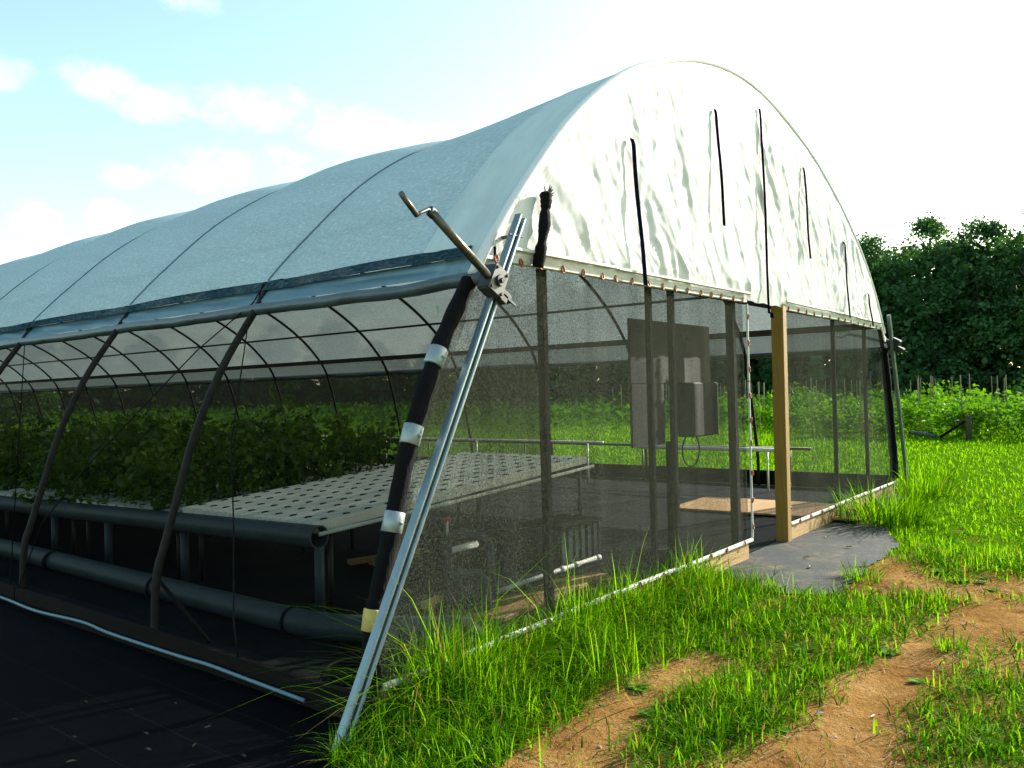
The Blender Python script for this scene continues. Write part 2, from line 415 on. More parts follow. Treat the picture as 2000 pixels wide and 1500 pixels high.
# dark doubled hem along the lower roof edge, near side
m = MB()
m.grid(lambda u, v: (xl - .078 + .052 * u + .006 * math.sin(v * 170), .06 + (LEN - .1) * v, 2.245 + .07 * u + .006 * math.sin(v * 90)), 2, 240)
m.build('roof_hem', M['hem'], GH, True)

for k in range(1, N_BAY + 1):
    MB().tube([(lambda p: (p[0], p[1], p[2]))(roof_pt(i, k * BAY, .007)) for i in range(len(roofp))], .0055, 6).build('hoop_shade_line', M['hoopshade'], GH, True)  # added thin tubes that draw each hoop's dark shade line on the cloth
# side curtains on roll tubes
def curtain(sx, x0, z0, x1, z1):
    c = MB()
    def f(u, v):
        y = -.05 + (LEN - .02) * v
        w = noise.noise((y * 1.2 + u * 1.5, u * 2, 3.1 + sx)) * .030 + noise.noise((y * 5 + u * 4, u * 2, 7 + sx)) * .026
        x = x0 + (x1 - x0) * u; z = z0 + (z1 - z0) * u
        return (x - sx * (w * math.sin(math.pi * u) + .02 * u), y, z)
    c.grid(f, 8, 500)
    o = c.build('side_curtain', M['curtain'] if sx > 0 else M['farcurtain'], GH, True)
    t = MB(); n = 260
    t.tube([(x1 - sx * .03, -.10 + (LEN + .1) * j / n, z1 - .035 + .012 * noise.noise((j * .3, sx, 0)) - .012 * math.sin(math.pi * ((j / n * LEN / BAY) % 1))) for j in range(n + 1)],
           [.039 + .004 * noise.noise((j * .9, 2 + sx, 1)) for j in range(n + 1)], 12)
    t.build('roll_tube', M['curtain'] if False else M['tubeplastic'], o, True)
M['tubeplastic'] = pm('rolled_plastic', (.05, .075, .085), .4, 0, .4, 9, .3, 40, (1, .4, 1))
curtain(1, xl - .035, 2.255, .76, 2.145)
curtain(-1, prof_x_right(2.22) + .02, 2.22, prof_x_right(2.0) + .03, 2.0)

# purlins, hip boards, base boards
for x, z, r in ((8.36, 2.80, .02), (1.22, 2.66, .02), (4.6, 4.16, .02)):
    MB().tube([(x, 0.03, z), (x, LEN, z)], r, 8).build('purlin', M['darkpipe'], GH, True)
m = MB().box((prof_x_right(2.26) - .045, LEN / 2, 2.265), (.035, LEN - .1, .09)); m.build('hip_board', M['hip'], GH)
m = MB().box((xl + .06, LEN / 2 + .2, 2.235), (.03, LEN - .5, .08)); m.build('hip_board', M['hip'], GH)
m = MB()
for k in range(9):
    m.box((-.075, .04 + 3.8 * (k + .5), .075 + .006 * math.sin(k * 2.1)), (.035, 3.78, .13 - .004 * (k % 3)))
m.build('base_board', M['olddark'], GH)
m = MB()
for k in range(9):
    m.box((9.56, .04 + 3.8 * (k + .5), .12), (.035, 3.78, .22))
m.build('base_board', M['olddark'], GH)

# end wall: posts, base boards, header
def post(x, z1, s, mat, tw=0.0):
    m = MB().box((x, .05 + s / 2, z1 / 2), (s, s, z1), None, .004); return m.build('wall_post', mat, GH)
for x, s in ((1.48, .050), (2.81, .042), (3.17, .046), (4.33, .07), (7.2, .042), (8.5, .042)):
    post(x, min(prof_z(x) - .05, 3.9), s, M['olddark'])
m = MB().box((0, 0, 1.14), (.098, .12, 2.30), None, .005)
dp = m.build('door_post', M['woodpost'], GH, loc=(5.26, .0, 0)); dp.rotation_euler = (0, R_(.6), 0)
m = MB().box((4.9, .075, 2.30), (7.7, .04, .08)); m.build('header_beam', M['olddark'], GH)
m = MB().box((2.16, -.02, .075), (4.28, .04, .145), None, .004); m.build('front_base_board', M['wood'], GH)
m = MB().box((7.40, -.02, .075), (4.16, .04, .145), None, .004); m.build('front_base_board', M['wood'], GH)

# mesh panels
def panel(x0f, x1f, z0, z1, ph):
    m = MB()
    def f(u, v):
        z = z0 + (z1 - z0) * v; a, b = x0f(z), x1f(z); x = a + (b - a) * u
        e = min(1, u * 8, (1 - u) * 8) * min(1, v * 6, (1 - v) * 6)
        w = (noise.noise((x * 1.6, z * .35, ph)) * .035 + noise.noise((x * 5, z * .7, ph)) * .012 + noise.noise((x * 2, z * 3, ph + 4)) * .008) * e
        return (x, -.012 + w, z)
    m.grid(f, 110, 50); return m.build('mesh_screen', M['net'], GH, True)
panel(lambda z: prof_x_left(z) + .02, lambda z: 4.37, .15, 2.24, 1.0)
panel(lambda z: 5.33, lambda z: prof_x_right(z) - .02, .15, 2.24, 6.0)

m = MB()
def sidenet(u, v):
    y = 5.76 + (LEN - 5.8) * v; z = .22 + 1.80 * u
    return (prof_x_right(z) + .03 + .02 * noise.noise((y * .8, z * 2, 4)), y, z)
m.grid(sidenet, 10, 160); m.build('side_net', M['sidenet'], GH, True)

m = MB()
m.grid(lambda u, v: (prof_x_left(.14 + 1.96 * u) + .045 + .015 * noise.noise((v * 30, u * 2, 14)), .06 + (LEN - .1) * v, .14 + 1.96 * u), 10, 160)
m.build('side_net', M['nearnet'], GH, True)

# battens with clips
clipm = MB()
clipm.tube([(.012 * math.cos(a) , 0, .022 * math.sin(a)) for a in [2 * math.pi * k / 10 for k in range(11)]], .0055, 6, False)
clip_mesh = clipm.mesh('clip', True); clip_mesh.materials.append(M['copper'])
def batten(a, b, h, d, nclip, dz=0.0, n=24, mat='batten'):
    a, b = Vector(a), Vector(b); m = MB()
    for k in range(3):
        p = a + (b - a) * (k / 3); q = a + (b - a) * ((k + 1) / 3)
        q = q - (q - p).normalized() * .008
        z = .004 * math.sin(k * 2.3 + a.x)
        side = Vector((0, -1, 0))
        m.prism([(0, -h / 2), (d * .8, -h / 2 + .004), (d, -h / 4), (d, h / 4), (d * .8, h / 2 - .004), (0, h / 2)], p + Vector((0, 0, z)), q + Vector((0, 0, z)), side)
    o = m.build('batten', M[mat], GH)
    for k in range(nclip):
        c = bpy.data.objects.new('clip', clip_mesh)
        t = (k + .5 + random.uniform(-.12, .12)) / nclip
        c.location = a + (b - a) * t + Vector((0, -d - .004, dz)); c.rotation_euler = (random.uniform(-.2, .2), random.uniform(-.4, .4), random.uniform(-.3, .3))
        link(c, o)
    return o
batten((.80, -.028, 2.235), (4.40, -.028, 2.262), .032, .018, 17)
batten((1.02, -.070, 2.300), (4.40, -.070, 2.326), .026, .016, 0)
batten((5.30, -.028, 2.262), (9.0, -.028, 2.225), .032, .018, 14)
batten((5.30, -.070, 2.326), (8.85, -.070, 2.293), .026, .016, 0)
batten((.0, -.044, .165), (4.36, -.044, .165), .034, .018, 12)
batten((5.33, -.044, .165), (9.46, -.044, .165), .034, .018, 11)
batten((4.385, -.034, .18), (4.40, -.034, 2.24), .018, .016, 9)
batten((5.335, -.03, .18), (5.315, -.03, 2.24), .016, .016, 8)

# gable sheet of white plastic
def gable_low(x):
    if x < 4.42: return 2.246 + .008 * (x - .8)
    if x > 8.9: return 2.235 - min(1, (x - 8.9) / .12) * .18
    if x < 5.28: return 2.262 + .006 * math.sin(x * 20)
    return 2.270 - .010 * (x - 5.3)
def ridge(v): return 1 - abs(noise.noise(v)) * 2
def gable(u, v):
    x = .90 + (9.10 - .90) * u
    zt = max(prof_z(min(x, 9.05)) + .03, gable_low(x) + .01); zb = min(gable_low(x), zt - .005)
    z = zb + (zt - zb) * v
    e = min(1, v * 14, (1 - v) * 6 + .15) * min(1, u * 14 + .15, (1 - u) * 14 + .15)
    # pulls fan out from the strap tops, running down and sideways
    s = x + (z - 2.3) * .55; q = x - (z - 2.3) * .35
    mid = .55 + .45 * max(0, 1 - (z - 2.2) / 1.7)
    w = .030 * noise.noise((x * .9, z * .9, 1.3)) + .040 * mid * (ridge((s * 1.9, z * .55, 2.0)) - .5) * (.4 + noise.noise((x * .7, z * .7, 9)))
    w += .020 * mid * (ridge((q * 2.8, z * .9, 5.0)) - .5) + .012 * noise.noise((s * 5, z * 2.2, 3)) * mid + .008 * noise.noise((x * 11, z * 6, 3)) * mid
    w = w * .30 + .0030 * (ridge((x * 7 + z * 3, z * 6, 61)) - .5) + .0018 * (ridge((x * 15, z * 13 + x * 5, 71)) - .5)
    for q0, fx, fz, amp, ph in ((x + (z - 2.3) * .62, 1.5, .42, .030, 11.), (x + (z - 2.3) * .40, 2.6, .8, .022, 23.), (x - (z - 2.3) * .3, 3.2, 1.6, .014, 31.), (x + (z - 2.3) * .9, 5.5, 2.2, .010, 47.)):
        c_ = max(0, 1 - abs(noise.noise((q0 * fx * 1.4, z * fz * 1.3, ph))) * 5.5)
        k_ = max(0, noise.noise((x * .9, z * 1.1, ph + 3)) + .25)
        w += .70 * amp * c_ * c_ * (3 - 2 * c_) * k_ * 1.6 * mid
    return (x, -.045 - w * e - .012 * e, z)
MB().grid(gable, 440, 170).build('gable_sheet', M['white'], GH, True)
# edge rim of the gable: wire-lock channel over the end hoop
rim = [p for p in prof if p.y > 2.1]
MB().tube([(p.x + off(rim, i).x * .02, -.035, p.y + off(rim, i).y * .02) for i, p in enumerate(rim)], .03, 8).build('gable_edge', M['white'], GH, True)

# straps hanging on the gable
def strap(x, zt, zb, sag, wd, lean=0.0, kink=.0):
    m = MB(); n = 24
    def f(u, v):
        z = zt + (zb - zt) * v
        d = .085 + sag * v + .004 * math.sin(v * 7 + x)
        if v < .02: d = .075
        return (x + lean * v + kink * math.sin(v * 5) + wd * (u - .5), -d - .004 * abs(u - .5), z)
    m.grid(f, 2, n)
    b = len(m.v)
    m.add([(p[0], p[1] + .005, p[2]) for p in m.v], [tuple(i for i in fa[::-1]) for fa in m.f])
    return m.build('strap', M['strap'], GH, True)
strap(2.37, 3.23, 2.22, .03, .050, .07, .0)
strap(3.76, 3.79, 2.83, .03, .048, .04, .0)
z3 = strap(4.74, 4.05, 2.17, .01, .046, .05, .0)
strap(5.89, 3.74, 2.80, .03, .048, .03, .0)
strap(7.22, 3.15, 2.27, .03, .050, .02, .0)
strap(8.16, 2.63, 2.22, .03, .055, .06, .0)
MB().box((4.775, -.115, 2.155), (.012, .012, .05)).box((4.815, -.115, 2.15), (.012, .012, .045)).build('strap_end', M['strap'], z3)
# bunched black net tied on the gable corner
pts = [(1.305, -.10, 2.66), (1.30, -.105, 2.60), (1.285, -.105, 2.545), (1.27, -.11, 2.46), (1.245, -.11, 2.38), (1.235, -.10, 2.30), (1.235, -.075, 2.20)]
pts = [Vector(p) for p in pts]
sp = []
for a, b in zip(pts, pts[1:]):
    for k in range(5): sp.append(a + (b - a) * k / 5)
m = MB().tube(sp, [.032 + .005 * math.sin(i * .55) + .008 * noise.noise((i * .5, 0, 0)) for i in range(len(sp))], 12)
for k in range(14):
    a = random.uniform(0, 6.28); m.tube([(1.303, -.105, 2.63), (1.303 + .05 * math.cos(a), -.11 - .02 * random.random(), 2.655 + .035 * math.sin(a) + .015)], [.008, .002], 5)
m.build('net_bundle', M['netwrap'], GH, True)

# black netting rolled round the near corner leg, with zinc clamps
leg = [p for p in prof if p.x < .80 and .12 < p.y < 2.14]
lsp = []
for a, b in zip(leg, leg[1:]):
    for k in range(4): lsp.append(a + (b - a) * k / 4)
m = MB().tube([(p.x + .006 * noise.noise((i * .3, 1, 0)), -.005, p.y) for i, p in enumerate(lsp)], [.045 + .006 * noise.noise((i * .25, 5, 0)) for i in range(len(lsp))], 14)
wrap = m.build('netting_wrap', M['netwrap'], GH, True)
m = MB()
m.grid(lambda u, v: (prof_x_left(.3 + 1.75 * v) + .05 + (.045 + .03 * noise.noise((v * 9, 3, 3))) * u, -.02 + .012 * noise.noise((v * 14, u * 2, 1)), .3 + 1.75 * v), 4, 50)
m.build('net_edge', M['net'], GH, True)
for z in (1.69, 1.305, .90, .47):
    x = prof_x_left(z); d = Vector((prof_x_left(z + .05) - prof_x_left(z - .05), 0, .1)).normalized()
    c = Vector((x, -.005, z)); n = 22
    m = MB().tube([c - d * .050, c - d * .047, c + d * .047, c + d * .050], [.048, .051, .051, .048], n)
    m.box(c + Vector((.0, -.055, 0)), (.014, .008, .014))
    cl = m.build('clamp', M['clamp'] if z > .6 else M['yellow'], wrap, True)
# black wrap on the far corner leg
fleg = [p for p in prof if p.x > 8.8 and .1 < p.y < 2.05]
MB().tube([(p.x, -.005, p.y) for p in fleg], [.055 + .01 * noise.noise((i * .6, 8, 0)) for i in range(len(fleg))], 12).build('netting_wrap', M['netwrap'], GH, True)

# ropes across the near opening
def rope(path, r=.0045): MB().tube(path, r, 6).build('curtain_rope', M['black'], GH, True)
def lean(y, z, o=-.03): return (prof_x_left(z) + o, y, z)
rope([(xl - .05, 1.95, 2.30), (xl - .11, 1.95, 2.14), lean(1.86, 2.0), lean(1.45, 1.24), lean(1.22, .80), lean(1.05, .30), (-.08, .98, .12)])
rope([(xl - .05, 1.92, 2.30), (xl - .11, 1.99, 2.16), lean(2.3, 1.85), lean(3.1, 1.1), lean(3.6, .62), (-.07, 3.82, .14)])
for k in range(2, 8):
    rope([(xl - .05, 1.92 * 2 * k - 1.92, 2.30), (xl - .11, 1.92 * 2 * k - 1.90, 2.15), (-.07, 1.92 * 2 * k - .1, .14)])
    rope([(xl - .05, 1.92 * 2 * k - 1.92, 2.30), (xl - .11, 1.92 * 2 * k - 1.94, 2.15), (-.07, 1.92 * 2 * k - 3.7, .14)])
# short brace stake at the foot of the second leg
MB().tube([(.03, 1.98, .40), (.10, 1.55, .08)], .012, 8).build('foot_brace', M['galv'], GH, True)

# ------------------------------------------------------------------ guide rails and crank winders
railprof = [(-.038, -.02), (-.038, .016), (-.030, .022), (-.018, .022), (-.011, .015), (-.009, -.004), (.009, -.004), (.011, .015), (.018, .022), (.030, .022), (.038, .016), (.038, -.02)]
def guide(p0, p1, label):
    o = empty('guide_rail', p0, label, 'guide rail')
    P0 = Vector((0, 0, 0)); P1 = Vector(p1) - Vector(p0)
    d = P1.normalized()
    MB().prism([(a_ * .84, b_ * .95) for a_, b_ in railprof], P0, P1, (-1, 0, 0)).build('rail', M['alu'], o)
    q = P0 + P1 * .955
    sx = -1 if p1[0] < 4.5 else 1
    m = MB().tube([q + Vector((-.06, -.01, .0)), q + Vector((.06, -.01, 0))], .006, 6)
    m.box(q + Vector((0, .04, .0)), (.03, .09, .012))
    m.build('wall_bracket', M['bolt'], o)
    return o
guide((-.335, -.13, .0), (1.02, -.13, 2.47), 'bright aluminium guide rail leaning against the near front corner of the greenhouse')
guide((9.72, -.13, .0), (8.93, -.13, 2.40), 'grey guide rail leaning at the far right corner of the greenhouse')

def winder(c, sx, label):
    o = empty('crank_winder', c, label, 'crank winder')
    rot = Matrix.Rotation(R_(28) * sx, 3, 'Y')
    m = MB().box((0, 0, 0), (.125, .085, .155), rot, .012)
    m.tube([(0, -.035, 0), (0, -.062, 0)], .030, 14)
    m.build('gearbox', M['gear'], o)
    mp = MB().box((0, -.043, 0), (.118, .010, .150), rot, .002); pl = mp.build('face_plate', M['plate'], o)
    mb = MB()
    for u in (-.043, .043):
        for w in (-.058, .058):
            q = rot @ Vector((u, -.047, w)); mb.tube([q, q + Vector((0, -.010, 0))], .009, 6)
    for k in range(6):
        a = k * math.pi / 3; q = rot @ Vector((.026 * math.cos(a), -.047, .026 * math.sin(a))); mb.tube([q, q + Vector((0, -.014, 0))], .006, 6)
    mb.tube([(0, -.05, 0), (0, -.075, 0)], .014, 8)
    mb.build('bolt', M['bolt'], pl)
    a = Vector((-.055 * sx, -.02, .02)); b = Vector((-.50 * sx, -.05, .275)); d = (b - a).normalized()
    cr = MB().tube([a, b], .022, 14).build('crank_tube', M['steel'], o, True)
    n2 = Vector((-.6 * sx, 0, -.8)).normalized()
    m = MB().box(b, (.045, .03, .05), Matrix.Rotation(R_(30) * sx, 3, 'Y'), .006)
    e = b + Vector((-.085 * sx, -.01, -.015)); e2 = e + Vector((-.03 * sx, -.005, -.018))
    m.tube([b, b + Vector((-.03 * sx, -.005, .01)), e, e2], [.011, .010, .009, .010], 8)
    m.build('crank_arm', M['gear'], cr, True)
    h2 = e2 + d * .135 + Vector((0, -.01, .012))
    MB().tube([e2, h2], .014, 12).build('handle', M['steel'], cr, True)
    m = MB().box((.085 * sx, .012, -.070), (.095, .075, .050), rot, .006)
    m.box((.060 * sx, -.01, -.075), (.06, .05, .07), rot, .004)
    m.box((.10 * sx, -.03, -.092), (.115, .010, .016), rot, .002)
    m.build('slide_bracket', M['gear'], o)
    return o
winder((.735, -.15, 2.085), 1, 'hand crank winder on the roll tube at the near front corner')
winder((9.09, -.155, 2.02), -1, 'hand crank winder on the far right guide rail').rotation_euler.z = R_(75)

# ------------------------------------------------------------------ inside the house
def gutter_z(y): return .555 - .021 * (y - 1.7)
gut = empty('drain_gutter', (.96, 1.6, 0), 'long grey drain pipe with open end carried on posts along the near side', 'drain pipe')
def loc(o, pts): return [Vector(p) - Vector(o) for p in pts]
go = (.96, 1.6, 0)
m = MB(); n = 20
L = [(.96, 1.6 + i * 1.0, gutter_z(1.6 + i)) for i in range(17)]
m.tube(loc(go, L), .078, 24, False)
m.tube(loc(go, L[::-1]), .070, 24, False)
e = Vector((0, 0, gutter_z(1.6)))
V = [e + Vector((math.cos(a) * r, 0, math.sin(a) * r)) for r in (.070, .080) for a in [2 * math.pi * k / 24 for k in range(24)]]
m.add(V, [(k, (k + 1) % 24, 24 + (k + 1) % 24, 24 + k) for k in range(24)])
m.build('pipe', M['greypvc'], gut, True)
for y in (1.62, 3.32, 4.6, 5.7, 7.4, 9.1, 10.8, 12.5):
    MB().tube(loc(go, [(.97, y, .0), (.97, y, gutter_z(y) - .07)]), .034, 12).build('post', M['greypvc'], gut, True)

# growing channels with round planting holes
CH_L, CH_P = 3.42, .172
cprof = [(-.064, -.036), (-.064, .026), (-.052, .036), (-.020, .036), (-.014, .031), (.014, .031), (.020, .036), (.052, .036), (.064, .026), (.064, -.036)]
hb = MB()
for k in range(16):
    c = Vector((.14 + .205 * k, 0, .0345)); nn = 12
    hb.add([c + Vector((.028 * math.cos(2 * math.pi * i / nn), .026 * math.sin(2 * math.pi * i / nn), .0035)) for i in range(nn)] +
           [c + Vector((.028 * math.cos(2 * math.pi * i / nn), .026 * math.sin(2 * math.pi * i / nn), -.01)) for i in range(nn)],
           [tuple(range(nn))] + [(i, nn + i, nn + (i + 1) % nn, (i + 1) % nn) for i in range(nn)])
cmb = MB().prism(cprof, (0, 0, 0), (CH_L, 0, .0), (0, 1, 0)); nf = len(cmb.f); cmb.add(hb.v, hb.f)
chm = cmb.mesh('channel'); chm.materials.append(M['channel']); chm.materials.append(M['black'])
for p_ in chm.polygons: p_.material_index = 1 if p_.index >= nf else 0
TILT = math.atan2(.20, 3.4)
def bench(x0, y0, nch, z0, label, legs=True, k_=1.0):
    o = empty('growing_bench', (x0, y0, 0), label, 'growing bench', 'hydroponic benches')
    for k in range(nch):
        c = bpy.data.objects.new('channel', chm); c.location = (0, CH_P * (k + .5), z0); c.rotation_euler = (0, -TILT, 0); c.scale = (k_, 1, 1); link(c, o)
    W = nch * CH_P
    for x in (.15 * k_, 1.75 * k_, 3.30 * k_):
        z = z0 + x * math.tan(TILT) - .056
        m = MB().box((x, W / 2, z), (.04, W, .035)); m.build('cross_rail', M['galv'], o)
        if legs:
            for y in (.04, W - .04):
                MB().tube([(x, y, 0.0), (x, y, z - .018)], .02, 8).build('leg', M['darkpipe'], o, True)
    sp = MB().tube([(-.02, -.055, z0 - .03), (1.2, -.055, z0 + .022), (1.21, -.055, z0 + .022), (1.29, -.055, z0 + .026), (1.30, -.055, z0 + .026), (3.42 * k_, -.055, z0 + .17 * k_ - .03)], [.015, .015, .021, .021, .015, .015], 10)
    sp.build('supply_pipe', M['channel'], o, True)
    return o
bench(.98, 1.66, 10, .605, 'empty white growing bench with rows of planting holes, nearest the front mesh')
words = ['second', 'third', 'fourth', 'fifth', 'sixth']
benches = []
for k in range(5):
    y0 = 3.60 + 1.95 * k
    benches.append((1.0, y0)); bench(.98, y0, 10, .55 - .041 * k, f'white growing bench covered in leafy plants, {words[k]} from the front on the near side', True, .80)
# far collecting pipes
for nm, x, y0, y1, z, r, lab in (('irrigation_pipe', 8.75, 4.2, 33, .66, .018, 'thin white irrigation pipe running along the far side above the benches'),
                              ('irrigation_pipe', 9.15, 1.0, 33, .60, .020, 'dark irrigation pipe fixed along the far side hoops'),
                              ('collecting_pipe', 8.80, 1.2, 3.6, .60, .030, 'short bright white pipe beyond the doorway at the far side')):
    m = MB().tube([(x, y0, z), (x, y1, z)], r, 10)
    for y in np.arange(y0 + .3, min(y1, 20), 2.4): m.tube([(x, y, 0), (x, y, z - r * .5)], .014, 6)
    tag(m.build(nm, M['channel'] if 'dark' not in lab else M['darkpipe'], None, True), lab, 'pipe')

# big pipe on the ground along the near side
P = [(.66, 9.0, .10), (.64, 5.5, .10), (.62, 3, .10), (.61, 1.6, .10), (.62, 1.3, .10), (.655, 1.12, .10), (.72, .95, .10), (.90, .62, .10), (1.0, .45, .11), (1.05, .38, .10), (1.075, .34, .05), (1.08, .33, .02)]
gp = MB().tube(P, .082, 20).build('drain_pipe', M['greypvc'], None, True)
tag(gp, 'thick grey drain pipe on the ground inside the open side, bending at the corner', 'drain pipe')
for y in (1.45, 3.1, 4.9):
    MB().tube([(.613, y - .012, .10), (.613, y + .012, .10)], .087, 20).build('pipe_joint', M['black'], gp, True)
m = MB().tube([(.80, .80, .10), (.815, .775, .10)], .087, 20); m.build('pipe_joint', M['black'], gp, True)

# pvc manifold
mf = empty('pipe_manifold', (1.9, .95, 0), 'white plastic pipe manifold with red valve behind the front mesh', 'pipe manifold')
mo = (1.9, .95, 0)
MB().tube(loc(mo, [(1.90, 1.30, .08), (1.90, 1.30, .40), (1.92, 1.28, .455), (1.97, 1.22, .475), (2.02, 1.05, .44), (2.03, 1.0, .40), (2.03, .98, .10), (2.03, .97, .05)]), .030, 12).build('riser', M['greypvc'], mf, True)
MB().tube(loc(mo, [(1.92, 1.28, .34), (2.16, 1.24, .355)]), .026, 12).build('cross_pipe', M['channel'], mf, True)
m = MB().tube(loc(mo, [(1.90, 1.30, .44), (1.90, 1.30, .56)]), .010, 8); m.build('valve_stem', M['channel'], mf, True)
m = MB().box((0, .35, .575), (.07, .02, .028), None, .006).box((-.02, .35, .56), (.02, .02, .04)); m.build('valve_handle', M['red'], mf)
MB().tube(loc(mo, [(2.05, .97, .045), (3.45, .97, .06)]), .019, 10).build('floor_pipe', M['channel'], mf, True)
for x in (2.9, 3.1, 3.44): MB().tube(loc(mo, [(x - .03, .97, .055), (x + .03, .97, .055)]), .025, 10).build('coupling', M['channel'], mf, True)
MB().tube(loc(mo, [(1.60, 1.0, .22), (1.66, .95, .25), (1.75, .87, .245), (1.79, .84, .19), (1.79, .84, .0)]), .036, 12).build('elbow', M['greypvc'], mf, True)

# slatted crate, dark tub, lumber, plywood, control board
cr = empty('slatted_crate', (3.6, 1.35, 0), 'grey slatted crate standing under the empty growing bench', 'crate')
m = MB()
for k in range(6): m.box((-.42 + .10 * k, -.20, .17), (.055, .02, .30))
for k in range(5): m.box((.14 + .0 * k, -.19 + .10 * k, .17), (.02, .055, .30))
m.build('slat', M['greypvc'], cr)
m = MB().box((-.14, 0, .335), (.62, .46, .03)).box((-.14, 0, .012), (.60, .44, .024)); m.build('deck', M['olddark'], cr)
tb = MB().box((2.55, 1.75, .17), (.62, .42, .34), None, .04); tb.box((2.55, 1.75, .345), (.66, .46, .03), None, .01)
tag(tb.build('storage_tub', M['black']), 'black lidded tub under the empty growing bench beside the pipe manifold', 'tub')
tag(MB().box((2.9, 2.55, .05), (1.5, .09, .04), Matrix.Rotation(R_(-14), 3, 'Z')).box((2.95, 2.42, .05), (1.4, .09, .04), Matrix.Rotation(R_(-11), 3, 'Z')).build('lumber_stack', M['wood']), 'loose brown boards lying under the empty growing bench', 'boards')
tag(MB().box((1.42, 1.02, .10), (.20, .035, .045), Matrix.Rotation(R_(12), 3, 'Z')).box((1.42, 1.02, .04), (.03, .03, .08)).build('yellow_block', M['yellow']), 'short yellow wood block behind the front mesh near the drain pipe', 'wood block')
tag(MB().box((2.25, .62, .03), (1.5, .16, .03), Matrix.Rotation(R_(4), 3, 'Z'), .004).build('wooden_plank', M['ply']), 'orange plank on the soil just behind the front mesh', 'plank')
tag(MB().box((7.15, .80, .035), (1.15, 2.2, .022), Matrix.Rotation(R_(3), 3, 'Z'), .004).build('plywood_sheet', M['ply']), 'orange plywood sheet lying on the floor inside the doorway', 'plywood')
cb = empty('control_board', (3.6, .30, 0), 'dark control panel with cabinets mounted on posts behind the front mesh', 'control panel')
MB().box((.02, 0, 1.80), (1.42, .02, .50)).box((-.42, 0.001, 1.30), (.52, .022, .49)).build('backboard', M['board'], cb)
MB().box((.38, -.05, 1.32), (.50, .16, .46), None, .012).build('control_box', M['board'], cb)
MB().box((-.28, .09, 1.58), (.26, .15, .34), None, .012).build('control_box', M['board'], cb)
MB().tube([Vector((.20 + .16 * math.sin(a), -.06, .98 + .14 * math.cos(a))) for a in [k * .3 for k in range(22)]], .007, 6).build('cable_loop', M['black'], cb, True)
for x in (.02, .1): MB().tube([(x, .05, 0), (x, .05, 1.06)], .03, 8).build('post', M['olddark'], cb)
# dark coil of hose near the corner
hc = MB()
hc.tube([(.28 + .22 * math.cos(a) * (1 - .01 * a), .42 + .22 * math.sin(a) * (1 - .01 * a), .03 + .004 * a) for a in [k * .3 for k in range(66)]], .011, 6)
tag(hc.build('hose_coil', M['black'], None, True), 'coil of black hose on the ground inside the near corner', 'hose')
# small dark pot behind the mesh
pt = MB().tube([(3.05, .22, .0), (3.05, .22, .02), (3.05, .22, .25), (3.05, .22, .27)], [.09, .10, .13, .135], 16)
tag(pt.build('plant_pot', M['black'], None, True), 'black plastic pot standing against the inside of the front mesh', 'pot')

# plants on the benches
def quads_cloud(centres, normals, sizes, asp=.6, bend=.35):
    n = len(centres); up = rng.normal(size=(n, 3)); nn = normals / np.linalg.norm(normals, axis=1)[:, None]
    a = np.cross(nn, up); a /= np.linalg.norm(a, axis=1)[:, None] + 1e-9; b = np.cross(nn, a)
    s = sizes[:, None]
    A = a * s * .5; B = b * s * .5 * asp
    v0 = centres - A; v1 = centres - B * 1 + nn * s * bend * .25; v2 = centres + A; v3 = centres + B + nn * s * bend * .25
    V = np.stack([v0, v1, v2, v3], 1).reshape(-1, 3)
    i = np.arange(n)[:, None] * 4
    F = np.concatenate([i + [[0, 1, 2]], i + [[0, 2, 3]]], 1).reshape(-1, 3)
    return V, F
def bush_mesh(name, mat, n, rx, h, s0, s1, z0=.0, seed=0, clumps=9):
    r = np.random.default_rng(seed)
    cc = r.normal(size=(clumps, 3)) * [rx * .5, rx * .5, h * .22] + [0, 0, h * .55 + z0]
    k = r.integers(0, clumps, n)
    c = cc[k] + r.normal(size=(n, 3)) * [rx * .26, rx * .26, h * .16]
    c[:, 2] = np.clip(c[:, 2], z0 + .01, None)
    nrm = r.normal(size=(n, 3)) + [0, 0, .8]
    V, F = quads_cloud(c, nrm, r.uniform(s0, s1, n))
    st = MB().tube([(0, 0, z0 - .02), (.01, 0, z0 + h * .6)], [.012, .006], 6)
    b = len(V); V = np.vstack([V, np.array(st.v)])
    tri = [(f[0], f[i], f[i + 1]) for f in st.f for i in range(1, len(f) - 1)]
    F = np.vstack([F, np.array(tri) + b])
    return tri_mesh(name, V, F, mat)
pl = [bush_mesh('leafy_plant', M['lettuce'], 300, .25, .46, .045, .105, 0, 20 + k, 11) for k in range(4)]
cnt = 0
for bi, (bx, by) in enumerate(benches):
    rows = 4; cols = 11
    for r in range(rows):
        for c in range(cols):
            if random.random() < .12: continue
            x = .05 + (2.55) * (c + .5 + random.uniform(-.2, .2)) / cols; y = CH_P * 10 * r / (rows - .5) + random.uniform(-.06, .06)
            o = bpy.data.objects.new('leafy_plant', random.choice(pl))
            z = .575 + x * math.tan(TILT) - .041 * bi
            k = random.uniform(.6, 1.2) * (1.3 if random.random() < .12 else 1)
            o.location = (bx + x, by + y, z); o.rotation_euler.z = random.uniform(0, 6.28); o.scale = (k, k, k * random.uniform(.8, 1.25))
            link(o); cnt += 1
            tag(o, 'dark green leafy plant growing in a white channel under the greenhouse roof', 'plant', 'leafy plants on the growing benches')
print('plants', cnt)

